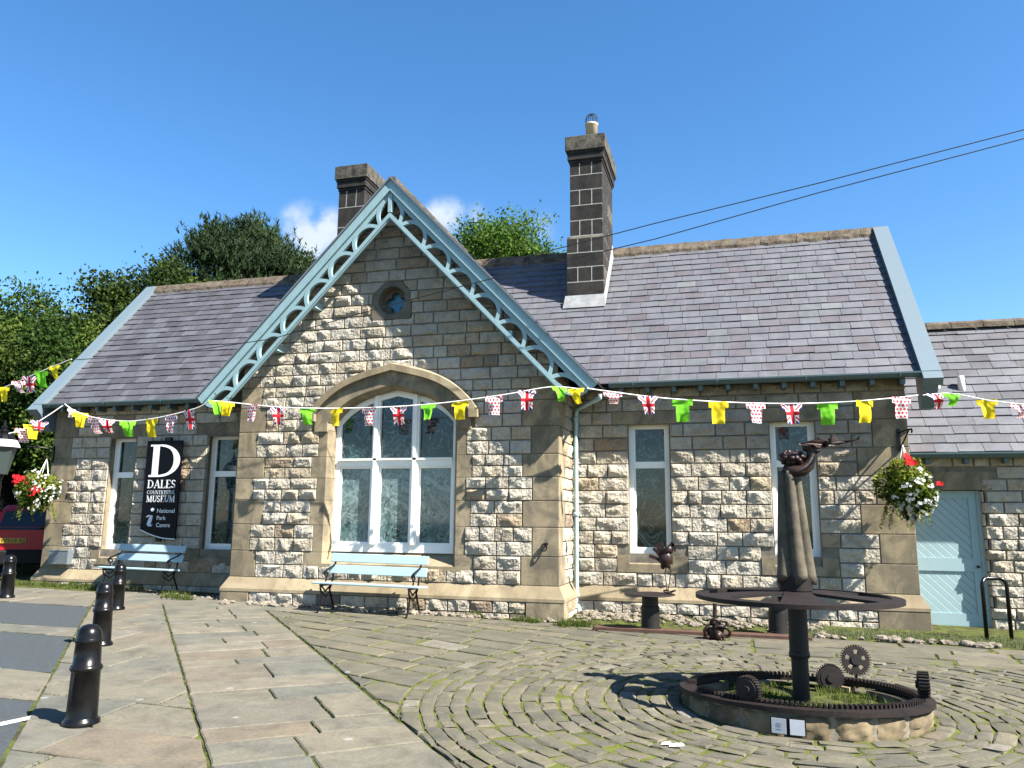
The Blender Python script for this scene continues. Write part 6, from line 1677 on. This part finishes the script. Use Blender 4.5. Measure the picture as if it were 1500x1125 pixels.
# ------------------------------------------------------------------ hanging baskets
def basket(c, rx, rz, label, reds, top, seed, whites=210, low=0.4):
    random.seed(seed); c = Vector(c); r_ = empty('hanging_basket', c + Vector((0, 0, -rz)), label, 'hanging basket', 'hanging flower baskets on the museum corners')
    b = MB(); lathe(b, c + Vector((0, 0, -.12)), [(.05, -.14), (.14, -.10), (.20, 0), (.215, .10)], 20); b.build('basket_bowl', M['barnblack'], r_)
    ch = MB(); hook = Vector(top)
    for k in range(3): a = 2 * pi * k / 3 + .5; tube(ch, [hook, c + Vector((.2 * cos(a), .2 * sin(a), 0))], .008, 5)
    ch.build('hanging_chain', M['white'], r_)
    lob = [Vector((rnd(-1, 1), rnd(-.8, .4), rnd(-1, .8))).normalized() for _ in range(7)]
    def pick(shell=.55):
        while True:
            v = Vector((rnd(-1, 1), rnd(-1, 1), rnd(-1, 1)))
            if shell < v.length < 1: break
        u_ = v.normalized(); k = 1.0 if v.z > -.2 else 1 - .35 * (-.2 - v.z)
        q = .84 + .30 * max(max(0, u_.dot(d_)) ** 5 for d_ in lob) + .22 * noise.noise(v * 2.6 + Vector((seed, 0, 0)))
        return c + Vector((v.x * rx * k * q, v.y * rx * .72 * k * q, v.z * rz * q)), v
    l = MB()
    for _ in range(4200):
        p, v = pick(.35); s = rnd(.018, .045); a = Vector((rnd(-1, 1), rnd(-1, 1), rnd(-1, 1))).normalized(); u = a.cross(v + Vector((.01, 0, 0))).normalized(); w = (u.cross(a) * .6 + a * .4).normalized()
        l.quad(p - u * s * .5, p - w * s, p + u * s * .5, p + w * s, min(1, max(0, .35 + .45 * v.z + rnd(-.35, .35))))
    for _ in range(16):                                          # trailing stems
        a = rnd(0, 6.28); p = c + Vector((rx * .75 * cos(a), rx * .5 * sin(a), -rz * .45)); L = rnd(.18, .42)
        for q in range(int(L / .016)):
            t = q * .016; pp2 = p + Vector((cos(a) * .10 * t / .3 + rnd(-.02, .02), sin(a) * .08 * t / .3 + rnd(-.02, .02), -t)); s = rnd(.012, .028); w = Vector((rnd(-1, 1), rnd(-.4, .4), rnd(-1, 1))).normalized(); u = w.orthogonal().normalized()
            l.quad(pp2 - u * s * .5, pp2 - w * s, pp2 + u * s * .5, pp2 + w * s, rnd(.2, .8))
    l.build('foliage', M['basketleaf'], r_)
    def flower(mb, p, v, s):
        n = (Vector((v.x, v.y - .8, v.z + .3)) + Vector((rnd(-.6, .6), rnd(-.6, .6), rnd(-.6, .6)))).normalized(); u = n.orthogonal().normalized(); w = n.cross(u); rr = random.random()
        for k in range(5):
            a = 2 * pi * k / 5; d = u * cos(a) + w * sin(a); e = u * -sin(a) + w * cos(a); mb.quad(p, p + d * s * .6 - e * s * .42, p + d * s + n * s * .2, p + d * s * .6 + e * s * .42, rr)
    f = MB()
    for _ in range(whites):
        p, v = pick(.85)
        if (seed == 11 and v.x + .4 - v.z < 0) or (random.random() < low and v.z > -.1): continue
        for q in range(3): flower(f, p + Vector((rnd(-.03, .03), rnd(-.03, .0), rnd(-.03, .03))), v, rnd(.018, .032))
    f.build('white_flowers', M['whiteflower'], r_)
    for (dx, dz, n, sp_) in reds:
        f = MB()
        for _ in range(n): flower(f, c + Vector((dx * rx + random.gauss(0, sp_), -rx * .62 + rnd(-.05, .05), dz * rz + random.gauss(0, sp_ * .7))), Vector((0, -1, .2)), rnd(.03, .045))
        f.build('red_flower_cluster', M['redflower'], r_)
c = atY(1331, 716, YW - .5); t_ = atY(1322, 652, YW - .48)
basket(c, .42, .44, 'hanging basket of white and yellow-green plants beside the blue door', ((-.1, 1.0, 7, .03), (.05, .86, 6, .03), (.85, .15, 3, .02)), t_, 11)
c = atY(56, 721, YW - .5); t_ = atY(69, 672, YW - .48)
basket(c, .46, .42, 'hanging basket with red and white flowers on the far left corner', ((-.55, .62, 16, .05), (-.25, .55, 8, .04), (.55, .05, 9, .06), (-.5, .45, 5, .03), (.35, -.1, 4, .04)), t_, 23, 130, .2)
random.seed(99)

# ------------------------------------------------------------------ rubble and weeds at the wall foot
rb_ = MB()
def rub(x0, x1, y, n, sy=.1, s0=.03, s1=.075):
    for _ in range(n):
        x = rnd(x0, x1); yy = y + random.gauss(0, sy); s = rnd(s0, s1); blob(rb_, (x, yy, G(x, yy) + s * .25), s * rnd(.9, 1.6), s, s * rnd(.5, .8), 1, .35, 6, random.random(), 0, rnd(0, 99))
rub(-8.3, -4.2, 11.82, 95, .07); rub(-4.4, -2.4, 11.85, 60, .07, .02, .05); rub(-2.4, 1.2, 12.6, 160, .25, .02, .05); rub(-2.4, 1.2, 12.95, 90, .08, .025, .06); rub(1.0, 4.5, 11.85, 40, .07, .03, .07); rub(-10, -8.5, 12.3, 30, .2, .02, .05)
tag(rb_.build('rubble', M['rubble']), 'loose rubble stones along the foot of the walls', 'rubble', kind='stuff')
gv = MB(); sf = MB()
sf.quad((-3.4, 11.6, G(-3.4, 11.6) - .012), (12, 11.74, G(12, 11.74) - .012), (12, 14, G(12, 14) - .012), (-3.4, 14, G(-3.4, 14) - .012))
tag(sf.build('wall_foot_soil', M['soil']), kind='structure')
for _ in range(900):
    x = rnd(1.0, 4.2); y = 11.95 + abs(random.gauss(0, .45)); 
    if y > 13.05: continue
    blades(gv, x, y, G(x, y) - .01, 6, .055, .035, .004)
tag(gv.build('verge_grass', M['greygrass']), 'dry silvery grass along the foot of the right wing', 'grass', kind='stuff')
wd_ = MB()
def weed(x, y, n, h): blades(wd_, x, y, G(x, y) - .01, n, h, h * .55, .007)
for (px, py, n, h) in ((100, 857, 40, .1), (120, 858, 40, .1), (140, 860, 40, .1), (165, 862, 50, .12), (80, 854, 40, .1), (60, 850, 40, .12), (200, 866, 30, .1), (243, 876, 70, .15), (258, 878, 60, .15), (270, 880, 40, .1), (690, 903, 40, .1), (700, 905, 50, .1), (760, 911, 60, .11), (780, 913, 60, .11), (825, 918, 90, .13), (850, 919, 80, .12), (870, 920, 40, .08), (625, 893, 40, .12), (640, 897, 30, .08)):
    p = onG(px, py); weed(p.x, p.y + .1, n * 2, h)
for _ in range(160): weed(rnd(-13.5, -10.8), 12.75 + random.gauss(0, .12), 8, .09)
for _ in range(70): weed(rnd(-2.6, 1.0), 12.3 + random.gauss(0, .3), 6, .05)
tag(wd_.build('weeds', M['grass']), 'green weeds and grass tufts at the wall foot', 'weeds', kind='stuff')

# ------------------------------------------------------------------ red car, barn, street lamp at the far left
cd = ray(48, 790); cc = Vector((cd.x * 17.2, cd.y * 17.2, 0)); cz0 = G(cc.x, cc.y)
car = empty('parked_car', (0, 0, 0), 'dark red hatchback seen from behind, parked beyond the left corner', 'car')
W2 = .83
sec = [(0.0, .30, 1.52), (0.0, .42, 1.50)]
cm = MB()
def ring(y, zb_, zs, zt, ws, wt): return [(-ws, y, zb_), (-ws, y, zs), (-wt, y, zt), (wt, y, zt), (ws, y, zs), (ws, y, zb_)]
rings = [ring(.02, .28, .98, 1.02, .80, .76), ring(.0, .30, .95, 1.0, .80, .76), ring(.10, .28, 1.0, 1.40, .83, .66), ring(.30, .25, 1.0, 1.52, .83, .62), ring(1.6, .22, 1.0, 1.55, .83, .62), ring(2.5, .22, .98, 1.20, .83, .68), ring(2.75, .22, .95, .99, .83, .74), ring(3.8, .25, .80, .84, .78, .70), ring(3.95, .3, .6, .64, .7, .66)]
rings = rings[1:]
ids = []
for r_ in rings: ids.append(len(cm.v)); cm.v += r_
for k in range(len(rings) - 1):
    for j in range(6): j2 = (j + 1) % 6; cm.face((ids[k] + j, ids[k] + j2, ids[k + 1] + j2, ids[k + 1] + j))
cm.face([ids[0] + j for j in range(6)]); cm.face([ids[-1] + j for j in range(6)][::-1]); cm.build('car_body', M['carred'], car, bevel=.05)
k = MB(); k.quad((-.66, -.03 + .02, 1.0), (.66, -.01, 1.0), (.57, .085, 1.38), (-.57, .085, 1.38)); prism(k, [Vector((-.68, -.012, .985)), Vector((.68, -.012, .985)), Vector((.585, .088, 1.39)), Vector((-.585, .088, 1.39))], (0, .06, 0)); k.build('rear_window', M['carglass'], car)
k = MB(); box(k, (-.82, -.09, .24), (.82, .12, .56)); k.build('rear_bumper', M['black'], car, bevel=.04)
k = MB(); box(k, (-.62, -.03, .70), (-.12, -.004, .81)); pl = k.build('number_plate', M['plate'], car); text_mesh('W523 EJJ', 'plate_characters', M['black'], pl, (-.60, -.032, .722), .105, width=.46)
for x in (-.79, .66): k = MB(); box(k, (x, -.03, .64), (x + .13, .06, 1.0)); k.build('tail_lamp', M['lampred'], car, bevel=.02)
for x in (-.80, .62):
    for y in (.55, 3.1): k = MB(); lathe(k, (x, y, .30), [(.28, 0), (.30, .03), (.30, .15), (.28, .18)], 20, axis=(1, 0, 0)); k.build('wheel', M['tyre'], car)
car.location = (cc.x, cc.y, cz0); car.rotation_euler = (0, 0, radians(38)); car['_o'] = [0, 0, 0]
p0, p1_ = atY(-60, 700, 21.0), atY(120, 700, 27.0)
ba = empty('dark_barn', (p0.x, p0.y, 0), 'barn behind the red car, near-black colour standing in for its deep shade', 'barn')
k = MB(); bz = atY(30, 655, 23.5).z; dirv = Vector((p1_.x - p0.x, p1_.y - p0.y, 0)).normalized(); nv = Vector((-dirv.y, dirv.x, 0)); A = Vector((p0.x, p0.y, 0)) - dirv * 6; B = Vector((p1_.x, p1_.y, 0)) + dirv * 1.0
prism(k, [Vector((A.x, A.y, -1)), Vector((B.x, B.y, -1)), B + nv * 5 + Vector((0, 0, -1)), A + nv * 5 + Vector((0, 0, -1))][::-1], (0, 0, bz + 1 - .1)); k.build('barn_wall', M['barnblack'], ba)
k = MB(); prism(k, [A - nv * .5 - dirv * .3 + Vector((0, 0, bz - .08)), B - nv * .5 + dirv * .3 + Vector((0, 0, bz - .08)), B + nv * 5.3 + dirv * .3 + Vector((0, 0, bz + .2)), A + nv * 5.3 - dirv * .3 + Vector((0, 0, bz + .2))][::-1], (0, 0, .1)); k.build('barn_roof', M['deck'], ba)
ld = ray(3, 660); lc = Vector((ld.x * 13.0, ld.y * 13.0, 0)); zl = lambda py: CZ + ray(5, py).z * 13.0
la = empty('street_lamp', (lc.x, lc.y, G(lc.x, lc.y)), 'street lamp with a white-rimmed glass lantern at the left edge', 'street lamp')
k = MB(); zb_ = zl(695); lathe(k, (lc.x, lc.y, G(lc.x, lc.y)), [(.11, 0), (.11, .5), (.06, .55), (.045, zb_ - G(lc.x, lc.y) - .1), (.07, zb_ - G(lc.x, lc.y)), (.05, zb_ - G(lc.x, lc.y) + .02)], 16); k.build('lamp_post', M['iron'], la)
k = MB(); lathe(k, (lc.x, lc.y, zb_), [(.12, 0), (.215, zl(655) - zb_)], 6); k.build('lantern_glass', M['milk'], la)
k = MB(); lathe(k, (lc.x, lc.y, zl(655)), [(.255, 0), (.25, .03), (.20, .12)], 24); k.build('lantern_rim', M['card'], la)
k = MB(); lathe(k, (lc.x, lc.y, zl(645)), [(.205, 0), (.14, .09), (.06, .12), (.07, .16), (.04, .18), (.05, .22), (.02, .25), (.012, .34)], 16); k.build('lantern_cap', M['iron'], la)

# ------------------------------------------------------------------ trees
TL = dict(dark=[(0.0, (0.007, 0.016, 0.004)), (0.5, (0.026, 0.046, 0.008)), (1.0, (0.085, 0.11, 0.02))],
          mid=[(0.0, (0.010, 0.025, 0.005)), (0.5, (0.036, 0.068, 0.011)), (1.0, (0.10, 0.135, 0.024))],
          light=[(0.0, (0.022, 0.05, 0.007)), (0.5, (0.05, 0.10, 0.014)), (1.0, (0.10, 0.155, 0.03))],
          pine=[(0.0, (0.005, 0.012, 0.004)), (0.5, (0.012, 0.027, 0.008)), (1.0, (0.03, 0.05, 0.015))])
TM = {k: m_leaf(k + '_leaves', v, .3 if k != 'pine' else .1) for k, v in TL.items()}
def tree(px, py_top, py_bot, halfpx, dist, label, kind, name, seed, clumps=90, leaves=210, leaf=.13, gap=.0, vis_trunk=True, squash=1.0):
    random.seed(seed); d = ray(px, 560); X, Y = d.x * dist, d.y * dist; zt = CZ + ray(px, py_top).z * dist; zb_ = CZ + ray(px, py_bot).z * dist; R_ = halfpx * dist / F
    gz_ = G(max(-60, X), min(60, Y)) - .1; r_ = empty(name, (X, Y, gz_), label, 'tree', 'trees behind the museum'); cz_ = (zt + zb_) / 2; hz_ = (zt - zb_) / 2
    tr = MB(); tb = Vector((X, Y, gz_)); tp = Vector((X + rnd(-.4, .4), Y, zt - hz_ * .35)); H_ = tp.z - gz_
    tube(tr, [tb, tb.lerp(tp, .3) + Vector((rnd(-.1, .1), 0, 0)), tb.lerp(tp, .65), tp], [.32 * H_ / 14, .24 * H_ / 14, .15 * H_ / 14, .03], 10)
    cl = []
    for _ in range(clumps):
        while True:
            v = Vector((rnd(-1, 1), rnd(-1, 1), rnd(-1, 1)))
            if .25 < v.length < 1: break
        v = v * (v.length ** -.35); q = 1 + .28 * noise.noise(v * 1.7 + Vector((seed, 0, 0)))
        if kind == 'pine': q *= 1.0 if v.z < .3 else .9
        cl.append((Vector((X + v.x * R_ * q * .86, Y + v.y * R_ * q * .86, cz_ + v.z * hz_ * q * .86)), v))
    for (c, v) in cl[::3]:
        base = tb.lerp(tp, min(.95, max(.35, (c.z - gz_) / H_ * .7))); tube(tr, [base, base.lerp(c, .5) + Vector((0, 0, .3)), c], [.07 * H_ / 14, .045 * H_ / 14, .012], 6)
    tr.build('trunk', M['bark'], r_); lf = MB(); cr = R_ * (.30 if kind != 'pine' else .24) * (90 / clumps) ** .33
    for (c, v) in cl:
        shade = rnd(-.3, .3)
        if kind == 'pine':
            for _ in range(leaves // 5):
                b = c + Vector((random.gauss(0, cr * .5), random.gauss(0, cr * .5), random.gauss(0, cr * .4))); ax = (Vector((v.x * .6, v.y * .6, 1)) + Vector((rnd(-.5, .5), rnd(-.5, .5), rnd(-.3, .5)))).normalized()
                for _k in range(7):
                    dd = (ax * .9 + Vector((rnd(-1, 1), rnd(-1, 1), rnd(-.6, .8)))).normalized(); s = leaf * rnd(1.2, 2.2); w = dd.orthogonal().normalized() * leaf * .17
                    p = b + ax * rnd(-.1, .3); lf.tri(p - w, p + w, p + dd * s, min(1, max(0, .45 + shade + rnd(-.3, .3))))
        else:
            for _ in range(leaves):
                g = Vector((random.gauss(0, 1), random.gauss(0, 1), random.gauss(0, .75))); g = g * (cr * .52); p = c + g
                s = leaf * rnd(.6, 1.25); a = Vector((rnd(-1, 1), rnd(-1, 1), rnd(-.2, 1))).normalized(); u = a.orthogonal().normalized(); u = Matrix.Rotation(rnd(0, 6.28), 3, a) @ u; w = a.cross(u)
                lf.quad(p - u * s, p - w * s * .55, p + u * s, p + w * s * .55, min(1, max(0, .45 + shade + rnd(-.3, .3))))
    lf.build('crown', TM[kind], r_)
tree(25, 408, 690, 100, 40, 'tall open-crowned green tree at the far left with sky showing through', 'mid', 'broadleaf_tree', 3, 80, 420, .105)
tree(200, 372, 700, 122, 36, 'dense dark green tree behind the left end of the slate roof', 'dark', 'broadleaf_tree', 5, 150, 420, .10)
tree(345, 286, 580, 124, 46, 'dark blue-green pine standing highest behind the left roof', 'pine', 'pine_tree', 8, 190, 260, .2)
tree(432, 352, 520, 56, 48, 'small round green tree between the pine and the gable', 'dark', 'broadleaf_tree', 12, 50, 420, .11)
tree(738, 300, 520, 108, 44, 'bright green ash tree behind the roof between gable and chimney', 'light', 'broadleaf_tree', 17, 110, 420, .105)
tree(110, 462, 720, 86, 30, 'leafy mid-green tree low behind the left verge', 'mid', 'broadleaf_tree', 21, 80, 420, .085)
tree(-40, 470, 720, 84, 30, 'dark tree leaning in from the left edge above the barn', 'dark', 'broadleaf_tree', 24, 70, 400, .085)
for o in bpy.data.objects:
    if '_o' in o: del o['_o']
